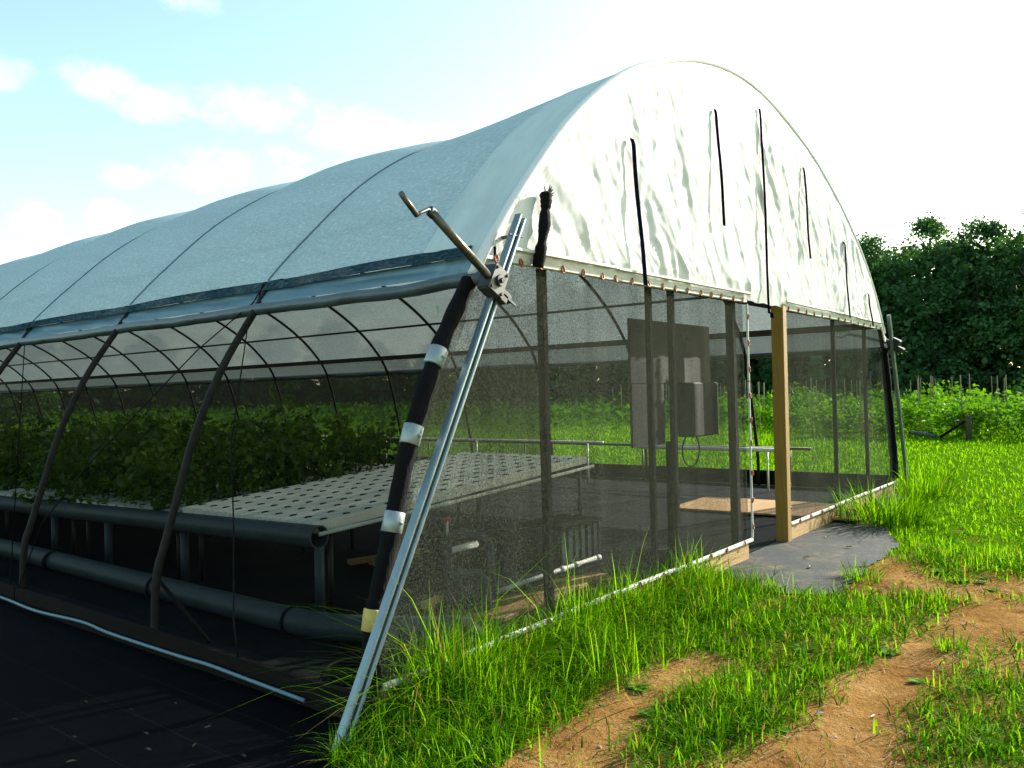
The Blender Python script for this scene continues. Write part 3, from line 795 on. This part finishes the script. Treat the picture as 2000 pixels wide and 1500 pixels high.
# ------------------------------------------------------------------ ground
def sstep(a, b, x): t = min(1, max(0, (x - a) / (b - a))); return t * t * (3 - 2 * t)
def grassy(x, y):
    """0 bare soil .. 1 thick grass"""
    if x > 9.65 or y > .6: return 1.0 - .3 * (1 - sstep(9.4, 10.4, x))
    n = noise.noise((x * 1.1, y * 1.1, .3)) * .5 + noise.noise((x * 3.1, y * 3.1, 4.3)) * .35 + noise.noise((x * 8, y * 8, 2)) * .2
    strip = (1 - sstep(.45, 1.05, -y + .15 * n)) * (1 - sstep(3.6, 4.3, x)) * sstep(-1.2, -.5, x)
    mid = (1 - sstep(1.4, 2.2, abs(x - 1.95))) * (1 - sstep(.34, .70, abs(y + .95 + .09 * x)))
    lawn = sstep(3.6, 5.1, x + .9 * n - .35 * (y + 1.6))
    low = (1 - sstep(.7, 1.6, abs(x - 1.9))) * (1 - sstep(.15, .5, abs(y + 2.35 - .05 * x))) * .7
    far = sstep(2.6, 3.6, -y) * .8
    g = max(strip * 1.1, mid * .85 + .0, lawn * 1.15, low * .8, far) + n * .75
    bare = (1 - sstep(.15, .5, abs(x - 5.0))) * (1 - sstep(.2, .55, abs(y + .95)))
    g -= bare * .4
    g -= .75 * (1 - sstep(.5, 1.0, abs(x - .8))) * (1 - sstep(.07, .22, abs(y + .88 + .06 * math.sin(x * 5))))
    g += .55 * max(0, noise.noise((x * 2.3, y * 2.3, 21)) - .32) * 2.2
    return min(1, max(0, g))
def axis(lo, a, b, hi, fine, grow=1.13):
    l = list(np.arange(a, b, fine)); s = fine; x = b
    while x < hi: l.append(x); s *= grow; x += s
    l.append(hi); s = fine; x = a - fine
    while x > lo: l.insert(0, x); s *= grow; x -= s
    l.insert(0, lo); return np.array(l)
X = axis(-420, -1.4, 6.5, 420, .05); Y = axis(-420, -3.4, .2, 420, .045)
def ground_at(x, y):
    near = (1 - sstep(20, 40, abs(x - 3))) * (1 - sstep(20, 40, abs(y)))
    z = -.004; g = 1.0
    if near > 0:
        g = grassy(x, y)
        outside = sstep(.10, .35, -y) if 0 < x + .3 else 0
        z = near * outside * (noise.noise((x * 2.2, y * 2.2, 1)) * .016 + noise.noise((x * 9, y * 9, 5)) * .008 + .012 * g) - .004
        if 3.1 < x < 9.8 and y > -1.12: z = min(z, -.006)
        z -= .012 * near * (1 - sstep(0, .18, abs(y + 1.75 - .04 * (x - 2)))) * (1 if x < 4.8 else 0)
    if x < -.25 and y > -.5: z = min(z, -.004)
    return z, g
V = []; A = []
for x in X:
    for y in Y:
        z, g = ground_at(x, y)
        V.append((x, y, z)); A.append(g)
ny = len(Y)
i = (np.arange(len(X) - 1)[:, None] * ny + np.arange(ny - 1)[None, :]).ravel()
F = np.stack([i, i + ny, i + ny + 1, i + 1], 1)
def ground_mat():
    m, nt, out = nodes('soil_and_turf')
    b = nt.nodes.new('ShaderNodeBsdfPrincipled'); nt.links.new(b.outputs[0], out.inputs[0]); b.inputs['Roughness'].default_value = .95; b.inputs['Specular IOR Level'].default_value = .0
    v = coords(nt)
    at = nt.nodes.new('ShaderNodeAttribute'); at.attribute_name = 'tint'
    n1 = nz(nt, 2.2, 8, .65, v); n2 = nz(nt, 45, 6, .7, v); n3 = nz(nt, 11, 5, .6, v)
    s1 = ramp(nt, n1.outputs[0], [(.30, (.095, .047, .015)), (.44, (.25, .130, .042)), (.70, (.39, .228, .085))])
    s2 = ramp(nt, n2.outputs[0], [(.35, (.62, .58, .5)), (.62, (1, 1, 1))])
    mx = nt.nodes.new('ShaderNodeMix'); mx.data_type = 'RGBA'; mx.blend_type = 'MULTIPLY'; mx.inputs[0].default_value = .8
    nt.links.new(s1, mx.inputs[6]); nt.links.new(s2, mx.inputs[7])
    gcol = ramp(nt, n3.outputs[0], [(.3, (.030, .105, .002)), (.7, (.080, .19, .004))])
    g2 = nt.nodes.new('ShaderNodeMix'); g2.data_type = 'RGBA'
    k = math_(nt, 'MULTIPLY_ADD', math_(nt, 'SUBTRACT', n3.outputs[0], .5), 1.2, at.outputs['Fac'])
    mr = nt.nodes.new('ShaderNodeMapRange'); mr.interpolation_type = 'SMOOTHSTEP'; nt.links.new(k, mr.inputs[0]); mr.inputs[1].default_value = .45; mr.inputs[2].default_value = 1.05
    nt.links.new(mr.outputs[0], g2.inputs[0]); nt.links.new(mx.outputs[2], g2.inputs[6]); nt.links.new(gcol, g2.inputs[7])
    nt.links.new(g2.outputs[2], b.inputs['Base Color'])
    bp = nt.nodes.new('ShaderNodeBump'); bp.inputs['Strength'].default_value = .9; bp.inputs['Distance'].default_value = .02
    hh = math_(nt, 'ADD', n2.outputs[0], math_(nt, 'MULTIPLY', n3.outputs[0], 1.5)); nt.links.new(hh, bp.inputs['Height']); nt.links.new(bp.outputs[0], b.inputs['Normal'])
    return m
gm = tri_mesh('ground', V, F, ground_mat(), A)
gm.polygons.foreach_set('use_smooth', [True] * len(gm.polygons))
g = bpy.data.objects.new('ground', gm); link(g); tag(g, 'sandy soil turning to green turf around the greenhouse', None, None, 'structure')

def sheet(name, pts, z, mat, label, n=1, amp=0.0):
    m = bpy.data.meshes.new(name)
    import bmesh
    bm = bmesh.new(); f = bm.faces.new([bm.verts.new((x, y, z)) for x, y in pts])
    if n > 1:
        bmesh.ops.triangulate(bm, faces=bm.faces[:])
        bmesh.ops.subdivide_edges(bm, edges=bm.edges[:], cuts=n, use_grid_fill=True)
        for v in bm.verts: v.co.z += amp * (noise.noise((v.co.x * 1.7, v.co.y * 1.7, 3)) + .5 * noise.noise((v.co.x * 5, v.co.y * 5, 3)) + .4)
    bm.to_mesh(m); bm.free(); m.materials.append(mat)
    m.polygons.foreach_set('use_smooth', [True] * len(m.polygons))
    o = link(bpy.data.objects.new(name, m)); return tag(o, label, None, None, 'structure')
def wob(a, b, n, amp, seed):
    out = []
    for k in range(n):
        t = k / n; x = a[0] + (b[0] - a[0]) * t; y = a[1] + (b[1] - a[1]) * t
        out.append((x + amp * noise.noise((t * n * .7, seed, 0)), y + amp * noise.noise((t * n * .7, seed, 5))))
    return out
outline = [(-9, -.5), (-.9, -.42)] + wob((-.8, -.42), (-.12, -.24), 8, .05, 1) + [(-.052, -.2), (-.052, 36), (-9, 36)]
sheet('ground_cloth', outline, .004, M['soilmat'], 'black landscape fabric covering the ground beside the greenhouse', 6, .016)
inside = [(-.04, .05), (.35, .12)] + wob((.45, .35), (1.1, .9), 6, .10, 3) + wob((1.1, .95), (3.0, .95), 10, .12, 4) + wob((3.0, .9), (3.6, .15), 6, .06, 5) + [(3.7, .05), (9.5, .05), (9.5, 34), (-.04, 34)]
sheet('ground_cloth', inside, .008, M['inmat'], 'dark landscape fabric floor inside the greenhouse', 6, .006)
walk = [(3.35, -.10)] + wob((3.2, -.55), (3.42, -1.02), 8, .07, 7) + wob((3.45, -1.02), (5.75, -.92), 40, .10, 8) + wob((5.8, -.88), (7.0, -.42), 18, .08, 9) + wob((7.0, -.40), (9.4, -.22), 8, .03, 10) + [(9.5, .045), (3.75, .045)]
sheet('ground_cloth', walk, .004, M['walkmat'], 'dusty grey landscape fabric walkway in front of the doorway', 6, .005)

# pale hose along the base board
hp = [(-.13, 12, .05), (-.14, 8, .05), (-.13, 5, .06), (-.13, 3.95, .06), (-.15, 3.32, .06), (-.115, 2.7, .07), (-.12, 2.3, .06), (-.115, 1.55, .06), (-.12, 1.2, .07), (-.115, .87, .06), (-.115, .38, .05)]
tag(MB().tube(spline(hp, 6), .0095, 10).build('drip_hose', M['hose'], None, True), 'pale blue hose lying along the base board of the open side', 'hose')

# ------------------------------------------------------------------ grass
def blades(name, xy, h, w, lean, dirn, tint, z0=0.0, curve=1.0):
    n = len(xy); t = np.array([0, .38, .72, 1.0]); ww = np.array([1, .85, .5, 0])
    dx = np.cos(dirn); dy = np.sin(dirn); px, py = -dy, dx
    V = np.zeros((n, 7, 3), np.float32); k = 0
    for i in range(4):
        bend = lean * h * (t[i] ** (1.6)) ; zz = h * (t[i] - .45 * curve * lean * t[i] ** 2.2)
        cx = xy[:, 0] + dx * bend; cy = xy[:, 1] + dy * bend
        if i < 3:
            V[:, k] = np.stack([cx - px * w * ww[i] / 2, cy - py * w * ww[i] / 2, zz + z0], 1); V[:, k + 1] = np.stack([cx + px * w * ww[i] / 2, cy + py * w * ww[i] / 2, zz + z0], 1); k += 2
        else: V[:, k] = np.stack([cx, cy, zz + z0], 1)
    f = np.array([[0, 1, 3], [0, 3, 2], [2, 3, 5], [2, 5, 4], [4, 5, 6]])
    F = (np.arange(n)[:, None, None] * 7 + f[None]).reshape(-1, 3)
    return tri_mesh(name, V.reshape(-1, 3), F, M['grass'], np.repeat(tint, 7))
camxy = np.array([-2.57, -2.86])
def scatter(n, rmin, rmax, a0, a1, power=1.0):
    u = rng.random(n); r = rmin * (rmax / rmin) ** (u ** power); a = R_(1) * (a0 + (a1 - a0) * rng.random(n))
    return np.stack([camxy[0] + r * np.cos(a), camxy[1] + r * np.sin(a)], 1), r
def allowed(x, y):
    if -.42 > x and y > -.40: return False
    if -.14 < x < 9.6 and y > -.05: return False
    if x < -.1 and y > -.12: return False
    if 3.35 < x < 5.75 and y > -1.0 + .03 * math.sin(x * 9): return False
    if 5.7 < x < 7.0 and y > -.9 + (x - 5.7) * .37: return False
    if 7.0 <= x < 9.5 and y > -.42 + .08 * (x - 7): return False
    if x > 0 and 34 > y > 0 and x < 9.7: return False
    return True
# thick tall grass against the front wall
n = 11000
xy = np.stack([rng.uniform(-.75, 4.15, n), -.055 - np.abs(rng.normal(0, .32, n))], 1)
keep = np.array([allowed(x, y) and rng.random() < (1.15 - sstep(.45, 1.0, -y) ) * (.35 + 1.0 * max(0, .5 + noise.noise((x * 2.6, y * 2.6, 8)))) * (1 if x > -.2 else .22) for x, y in xy])
xy = xy[keep]; n = len(xy)
hh = np.array([.10 + .17 * max(0, .55 + noise.noise((x * 2.1, y * 2.1, 5))) + .13 * (1 - sstep(.05, .40, -y)) * (.5 + 1.4 * max(0, .4 + noise.noise((x * 1.7, 3, 9)))) for x, y in xy]) * rng.uniform(.6, 1.35, n)
tallk = rng.random(n) < .06; hh[tallk] *= rng.uniform(1.3, 1.9, tallk.sum())
ln = np.where(rng.random(n) < .5, np.abs(rng.normal(.32, .2, n)), np.clip(rng.normal(1.15, .3, n), .3, 1.7))
gr1 = blades('tall_grass', xy, hh * np.where(ln > .75, 1.3, 1.0) * np.clip(.7 + .5 * (xy[:, 0] + .2), .55, 1), rng.uniform(.0038, .0098, n), ln, rng.uniform(0, 6.283, n), np.where(rng.random(n) < .05, 1.0, np.clip(rng.normal(.48, .34, n), 0, .9)))
tag(link(bpy.data.objects.new('tall_grass', gr1)), 'tall bright grass growing along the front wall', None, None, 'stuff')
# long single stems in front of the mesh
st = MB()
# shorter weeds and lawn
pts, r = scatter(230000, 2.6, 34, -12, 62, .9)
gv = np.array([grassy(x, y) if allowed(x, y) else 0 for x, y in pts])
keep = rng.random(len(pts)) < np.clip((gv - .17) * 1.35, 0, 1) ** 1.6
keep |= (rng.random(len(pts)) < .010) & np.array([allowed(x, y) for x, y in pts])
pts = pts[keep]; r = r[keep]; gv = gv[keep]; n = len(pts); print('lawn blades', n)
cl = np.array([noise.noise((x * 3.3, y * 3.3, 12)) for x, y in pts])
hh = (.030 + .055 * gv + .035 * np.clip(cl, 0, 1)) * rng.uniform(.6, 1.5, n) * (1 + .012 * r)
lw = np.where(pts[:, 0] > 5.5, .72, 1.2)
ln = np.where(rng.random(n) < .28, np.abs(rng.normal(.4, .25, n)), np.clip(rng.normal(1.1, .35, n), .2, 1.7))
tint = np.clip(rng.normal(.48, .26, n) + .34 * cl + np.where(pts[:, 0] > 5, .12, -.03), 0, .9)
tint[(rng.random(n) < .07) & (pts[:, 0] < 5.5)] = 1.0
gr2 = blades('short_grass', pts, hh * lw, rng.uniform(.0035, .0075, n) * (1 + .10 * r), ln, rng.uniform(0, 6.283, n), tint)
tag(link(bpy.data.objects.new('short_grass', gr2)), 'short green grass and weeds of the lawn and path edge', None, None, 'stuff')

# tufts
def tuft(name, x, y, n, rad, h, label, wmul=1.0):
    a = rng.uniform(0, 6.283, n); rr = rad * np.sqrt(rng.random(n)) * .55
    xy = np.stack([rr * np.cos(a), rr * np.sin(a)], 1)
    m = blades(name, xy, h * rng.uniform(.45, 1.2, n), rng.uniform(.004, .010, n) * wmul, np.clip(rng.normal(.75, .4, n), .05, 1.5), a + rng.normal(0, .6, n), np.clip(rng.normal(.45, .22, n), 0, 1))
    o = bpy.data.objects.new(name, m); o.location = (x, y, .0); link(o)
    return tag(o, label, 'grass tuft')
tuft('grass_tuft', 6.9, -.50, 620, .8, .50, 'big shaggy grass tuft beside the walkway fabric at the far base board', 1.5)
tuft('grass_tuft', 9.3, -.45, 240, .6, .55, 'tall yellowish grass tuft at the foot of the far guide rail', 1.6)
tuft('grass_tuft', 2.55, -1.92, 90, .16, .12, 'small lone weed clump on the bare sandy path')
tuft('grass_tuft', 4.05, -1.06, 150, .30, .16, 'weed clump at the lower corner of the walkway fabric')
tuft('grass_tuft', .62, -.10, 40, .20, .62, 'tall seeding grass clump against the mesh close to the near guide rail')
tuft('grass_tuft', 1.25, -.10, 16, .16, .85, 'very tall upright grass blades rising before the first mesh post', 1.4)

# dry litter strewn over the soil
n = 3000
xy = np.stack([rng.uniform(-.4, 5.6, n), rng.uniform(-3.0, -.15, n)], 1)
keep = np.array([allowed(x, y) and noise.noise((x * 1.9, y * 1.9, 33)) + .25 * rng.random() > -.02 for x, y in xy]); xy = xy[keep]; n = len(xy)
a = rng.uniform(0, 6.283, n); L = rng.uniform(.012, .05, n); w = rng.uniform(.0015, .0035, n); zb = .012 + .02 * rng.random(n)
gz = np.array([ground_at(x, y)[0] for x, y in xy]) + zb * .4
ca, sa = np.cos(a), np.sin(a)
V = np.stack([np.stack([xy[:, 0] - ca * L - sa * w, xy[:, 1] - sa * L + ca * w, gz], 1), np.stack([xy[:, 0] - ca * L + sa * w, xy[:, 1] - sa * L - ca * w, gz], 1),
              np.stack([xy[:, 0] + ca * L, xy[:, 1] + sa * L, gz + rng.uniform(-.006, .02, n)], 1)], 1).reshape(-1, 3)
tag(link(bpy.data.objects.new('dry_litter', tri_mesh('dry_litter', V, np.arange(3 * n).reshape(-1, 3), M['dryleaf']))), 'dry grass litter strewn over the sandy soil', None, None, 'stuff')

# pebbles and crumbs of soil
n = 420; ico = [(0, 0, 1), (.89, 0, .45), (.28, .85, .45), (-.72, .53, .45), (-.72, -.53, .45), (.28, -.85, .45), (.72, .53, -.45), (-.28, .85, -.45), (-.89, 0, -.45), (-.28, -.85, -.45), (.72, -.53, -.45), (0, 0, -1)]
icf = [(0, 1, 2), (0, 2, 3), (0, 3, 4), (0, 4, 5), (0, 5, 1), (1, 6, 2), (2, 7, 3), (3, 8, 4), (4, 9, 5), (5, 10, 1), (1, 10, 6), (2, 6, 7), (3, 7, 8), (4, 8, 9), (5, 9, 10), (11, 7, 6), (11, 8, 7), (11, 9, 8), (11, 10, 9), (11, 6, 10)]
pv = []; pf = []
for q in range(n):
    x, y = random.uniform(-.2, 5.2), random.uniform(-2.9, -.5)
    if not allowed(x, y): continue
    sz = random.uniform(.003, .010) * (1.6 if random.random() < .06 else 1); b0 = len(pv)
    pv += [(x + a * sz * random.uniform(.7, 1.3), y + b * sz * random.uniform(.7, 1.3), ground_at(x, y)[0] + c * sz * .6) for a, b, c in ico]
    pf += [(a + b0, b + b0, c + b0) for a, b, c in icf]
tag(link(bpy.data.objects.new('soil_gravel', tri_mesh('soil_gravel', pv, pf, pm('crumbs', (.24, .15, .07), .9, 0, .5, 40)))), 'small pebbles and soil crumbs on the sandy path', None, None, 'stuff')
# broadleaf weeds
wm = []
for q in range(3):
    m = MB()
    for k in range(11):
        a = k * 2.4 + q; L = random.uniform(.03, .07); el = random.uniform(.1, .7); w = L * .34
        def f(u, v, a=a, L=L, el=el, w=w):
            t = u; ww = w * math.sin(math.pi * min(1, .08 + t * .95)) * (v - .5) * 2
            rr = L * t; z = .006 + L * t * math.sin(el) - .5 * L * t * t * el
            return (rr * math.cos(a) - ww * math.sin(a), rr * math.sin(a) + ww * math.cos(a), z + abs(ww) * .3)
        m.grid(f, 5, 2)
    me = m.mesh('broadleaf_weed', True); me.materials.append(M['lettuce2']); wm.append(me)
for q in range(34):
    x, y = random.uniform(-.1, 4.6), random.uniform(-2.4, -.5)
    if not allowed(x, y) or grassy(x, y) < .15: continue
    o = bpy.data.objects.new('broadleaf_weed', random.choice(wm)); k = random.uniform(.7, 1.5)
    o.location = (x, y, ground_at(x, y)[0] - .002); o.scale = (k, k, k * .7); o.rotation_euler.z = random.uniform(0, 6.28); link(o)
    tag(o, 'flat broadleaf weed rosette among the grass beside the sandy path', 'weed', 'broadleaf weeds in the grass')

# fallen leaves and chips
def leafobj(name, x, y, z, s, mat, label, cat, group):
    m = MB()
    def f(u, v):
        a = u * 2 - 1; wv = (1 - a * a) * (.42 + .1 * math.sin(u * 9)); b = v * 2 - 1
        return (a * s, b * wv * s, .10 * s * math.cos(a * 2) + .22 * s * b * b + .10 * s * a * a * math.sin(x * 9))
    m.grid(f, 6, 4)
    o = m.build(name, mat, None, True); o.location = (x, y, z); o.rotation_euler = (random.uniform(-.2, .2), random.uniform(-.2, .2), random.uniform(0, 6.28))
    return tag(o, label, cat, group)
spots = [(-.62, 1.05), (-.72, .72), (-.80, .55), (-.66, .42), (-.93, .95), (-.90, .35), (-.60, .15), (-.78, .25), (-1.05, .70), (-.52, .55), (-.45, .95), (-.70, 1.35), (-1.0, 1.4)]
for x, y in spots:
    leafobj('fallen_leaf', x, y, .018, random.uniform(.012, .022), M['mudleaf'], 'small dry leaf lying on the black fabric beside the greenhouse', 'leaf', 'dry leaves on the black fabric')
for x, y in [(1.22, -1.62), (1.35, -1.82), (.98, -1.38), (2.2, -1.40), (.70, -1.95), (3.0, -1.75)]:
    leafobj('pale_leaf', x, y, ground_at(x, y)[0] + .004, random.uniform(.014, .024), M['chip'], 'pale dry leaf lying on the sandy path', 'leaf', 'pale leaves on the path')
for x, y in [(4.55, -.45), (5.2, -.62), (4.2, -.60), (6.1, -.25), (5.6, -.30)]:
    leafobj('tan_leaf', x, y, .014, random.uniform(.022, .034), M['dryleaf'], 'tan leaf scrap lying on the grey walkway fabric', 'leaf', 'leaf scraps on the walkway')

# ------------------------------------------------------------------ crop field
bm_ = [bush_mesh('crop_plant', M['crop'], 520, .62, 1.0, .08, .20, 0, 60 + k, 14) for k in range(4)]
stm = MB().tube([(0, 0, 0), (0, 0, 1.66), (0, 0, 1.67)], [.017, .015, .010], 7).mesh('wooden_stake', True); stm.materials.append(M['stake'])
nb = ns = 0
for row in range(7):
    x0 = 22.0 + row * 2.6
    ylo, yhi = -4.5 - row * .8, 4.6 + row * 1.9
    for y in np.arange(ylo, yhi, 1.0 + .06 * row):
        if nb < 170:
            o = bpy.data.objects.new('crop_plant', random.choice(bm_)); k = random.uniform(.8, 1.12)
            o.location = (x0 + random.uniform(-.2, .2), y + random.uniform(-.2, .2), -.03); o.rotation_euler.z = random.uniform(0, 6.28); o.scale = (k, k * 1.1, k * random.uniform(.85, 1.1)); link(o); nb += 1
            tag(o, 'bushy green vegetable plant in the staked rows beyond the lawn', 'plant', 'vegetable plants in the field')
    for y in np.arange(ylo - .3, yhi + 6, 1.45 + .1 * row):
        o = bpy.data.objects.new('wooden_stake', stm); o.location = (x0 + random.uniform(-.15, .15), y + random.uniform(-.35, .35), 0); o.rotation_euler = (random.uniform(-.03, .03), random.uniform(-.03, .03), 0)
        o.scale = (1, 1, random.uniform(.96, 1.08)); link(o); ns += 1
        tag(o, 'thin wooden stake standing in the vegetable rows before the trees', 'stake', 'stakes in the vegetable rows')
print('crop', nb, 'stakes', ns)
# lower green crop further left, seen through the house
far = []
r = np.random.default_rng(5); n = 26000
cx = r.uniform(24, 62, n); row = np.round(cx / 2.4) * 2.4 + r.normal(0, .35, n)
cyy = r.uniform(8, 95, n); c = np.stack([row, cyy, np.abs(r.normal(.35, .28, n))], 1)
V, F = quads_cloud(c, r.normal(size=(n, 3)) + [0, 0, .6], r.uniform(.18, .42, n))
tag(link(bpy.data.objects.new('low_crop_foliage', tri_mesh('low_crop_foliage', V, F, M['lowcrop']))), 'low green crop rows spreading behind the greenhouse', None, None, 'stuff')
# row-end post with brace, and a pale pipe by the first row
ep = empty('row_end_post', (21.2, .95, 0), 'dark wooden post with leaning brace at the end of the first vegetable row', 'post')
MB().tube([(0, 0, 0), (0, 0, .62), (0, 0, .64)], [.07, .065, .04], 9).build('post', M['bark'], ep, True)
MB().tube([(-.05, .75, 0), (0, .05, .5)], .035, 8).build('brace', M['olddark'], ep, True)
tag(MB().tube([(22.0, 2.5, .14), (21.3, 1.75, .08)], .055, 10).build('pipe_offcut', M['greypvc'], None, True), 'pale grey pipe lying in the grass before the vegetable row', 'pipe')

# ------------------------------------------------------------------ trees
def tree_meshes(seed, H=13.0, Rr=4.6):
    r = np.random.default_rng(seed)
    nc = 84
    u = r.random(nc); ph = r.uniform(0, 2 * np.pi, nc)
    zz = .06 + .92 * u
    rad = Rr * (np.sin(np.clip(zz, 0, 1) ** .85 * np.pi * .93 + .22)) ** .75 * r.uniform(.55, 1.05, nc)
    cc = np.stack([rad * np.cos(ph), rad * np.sin(ph), zz * H], 1)
    cs = r.uniform(.5, 1.3, nc)
    n = 19000; k = r.integers(0, nc, n)
    d = r.normal(size=(n, 3)); d /= np.linalg.norm(d, axis=1)[:, None]
    c = cc[k] + d * (cs[k] * r.random(n) ** .45)[:, None] * [1.15, 1.15, .85]
    core = r.random(n) < .30
    c[core] = np.stack([r.normal(0, Rr * .30, core.sum()), r.normal(0, Rr * .30, core.sum()), r.uniform(.05, .85, core.sum()) * H], 1)
    c[:, 2] = np.clip(c[:, 2], .1, None)
    V, F = quads_cloud(c, d + r.normal(size=(n, 3)) * .6 + [0, 0, .3], r.uniform(.12, .30, n) * np.where(core, 1.9, 1), .7)
    cm = tri_mesh('crown', V, F, M['tree'])
    t = MB().tube([(0, 0, -.1), (.05, 0, H * .12), (.1, .08, H * .35), (0, .1, H * .6), (.05, 0, H * .85)], [.34, .26, .20, .13, .03], 9)
    for j in range(9):
        a = r.uniform(0, 6.28); z = H * r.uniform(.2, .7); l = Rr * r.uniform(.5, .9)
        t.tube([(.05, .05, z), (l * .5 * math.cos(a), l * .5 * math.sin(a), z + l * .3), (l * math.cos(a), l * math.sin(a), z + l * .75)], [.10, .06, .02], 6)
    tm = t.mesh('trunk', True); tm.materials.append(M['bark'])
    return cm, tm
TM = [tree_meshes(100 + k, 13.0, 4.6 + .3 * (k % 2)) for k in range(5)]
cpos = Vector((-2.57, -2.86, 0))
def tree(az, dist, k, label, group):
    a = R_(az); o = empty('broadleaf_tree', (cpos.x + dist * math.cos(a), cpos.y + dist * math.sin(a), 0), label, 'tree', group, random.uniform(0, 6.28))
    c, t = random.choice(TM); s = k
    o.scale = (s * random.uniform(.95, 1.15), s * random.uniform(.95, 1.15), s)
    link(bpy.data.objects.new('crown', c), o); link(bpy.data.objects.new('trunk', t), o)
    return o
GL = 'dark broadleaf tree in the wood edge behind the greenhouse'
right = [(4.6, 60, .95, 'dark tall tree at the right edge of the photo behind the stakes'), (8.2, 62, .93, 'dark tree second from the right edge in the wood edge'),
         (11.0, 60, .93, 'dark rounded tree with the highest bump in the middle of the right wood edge'), (14.4, 63, .90, 'lower dark tree just right of the greenhouse gable edge')]
for a, d, k, l in right: tree(a, d, k, l, 'trees of the wood edge')
for a in np.arange(-18, 3, 4.8): tree(a, 62 + random.uniform(-2, 4), random.uniform(.9, 1.1), 'dark broadleaf tree of the wood edge beyond the right side', 'trees of the wood edge')
for a in np.arange(-14, 24, 5.2): tree(a + 2, 74 + random.uniform(-3, 3), random.uniform(.88, 1.0), 'dark broadleaf tree standing deeper in the wood behind the front trees', 'trees of the wood edge')
for a in np.arange(18.5, 40, 4.2): tree(a + random.uniform(-.5, .5), 66 + random.uniform(-2, 4), random.uniform(.78, .9), GL, 'trees of the wood edge')
for a in np.arange(40, 100, 3.6): tree(a + random.uniform(-.5, .5), 82 + random.uniform(-4, 8), random.uniform(.55, .72), GL, 'trees of the wood edge')

# undergrowth closing the foot of the wood edge
r = np.random.default_rng(9); n = 45000
a = np.radians(r.uniform(-20, 102, n)); k = np.degrees(a)
dd = np.where(k < 18, 63, np.where(k < 40, 69, 86)) + r.normal(0, 2.2, n)
hgt = np.where(k < 17, 3.4, 7.0)
c = np.stack([-2.57 + dd * np.cos(a), -2.86 + dd * np.sin(a), np.abs(r.random(n)) * hgt * (.65 + .35 * np.sin(k * 2.1) * np.sin(k * .83))], 1)
V, F = quads_cloud(c, r.normal(size=(n, 3)), r.uniform(.5, 1.1, n))
tag(link(bpy.data.objects.new('wood_undergrowth', tri_mesh('wood_undergrowth', V, F, M['tree']))), 'dark undergrowth along the foot of the wood edge', None, None, 'stuff')
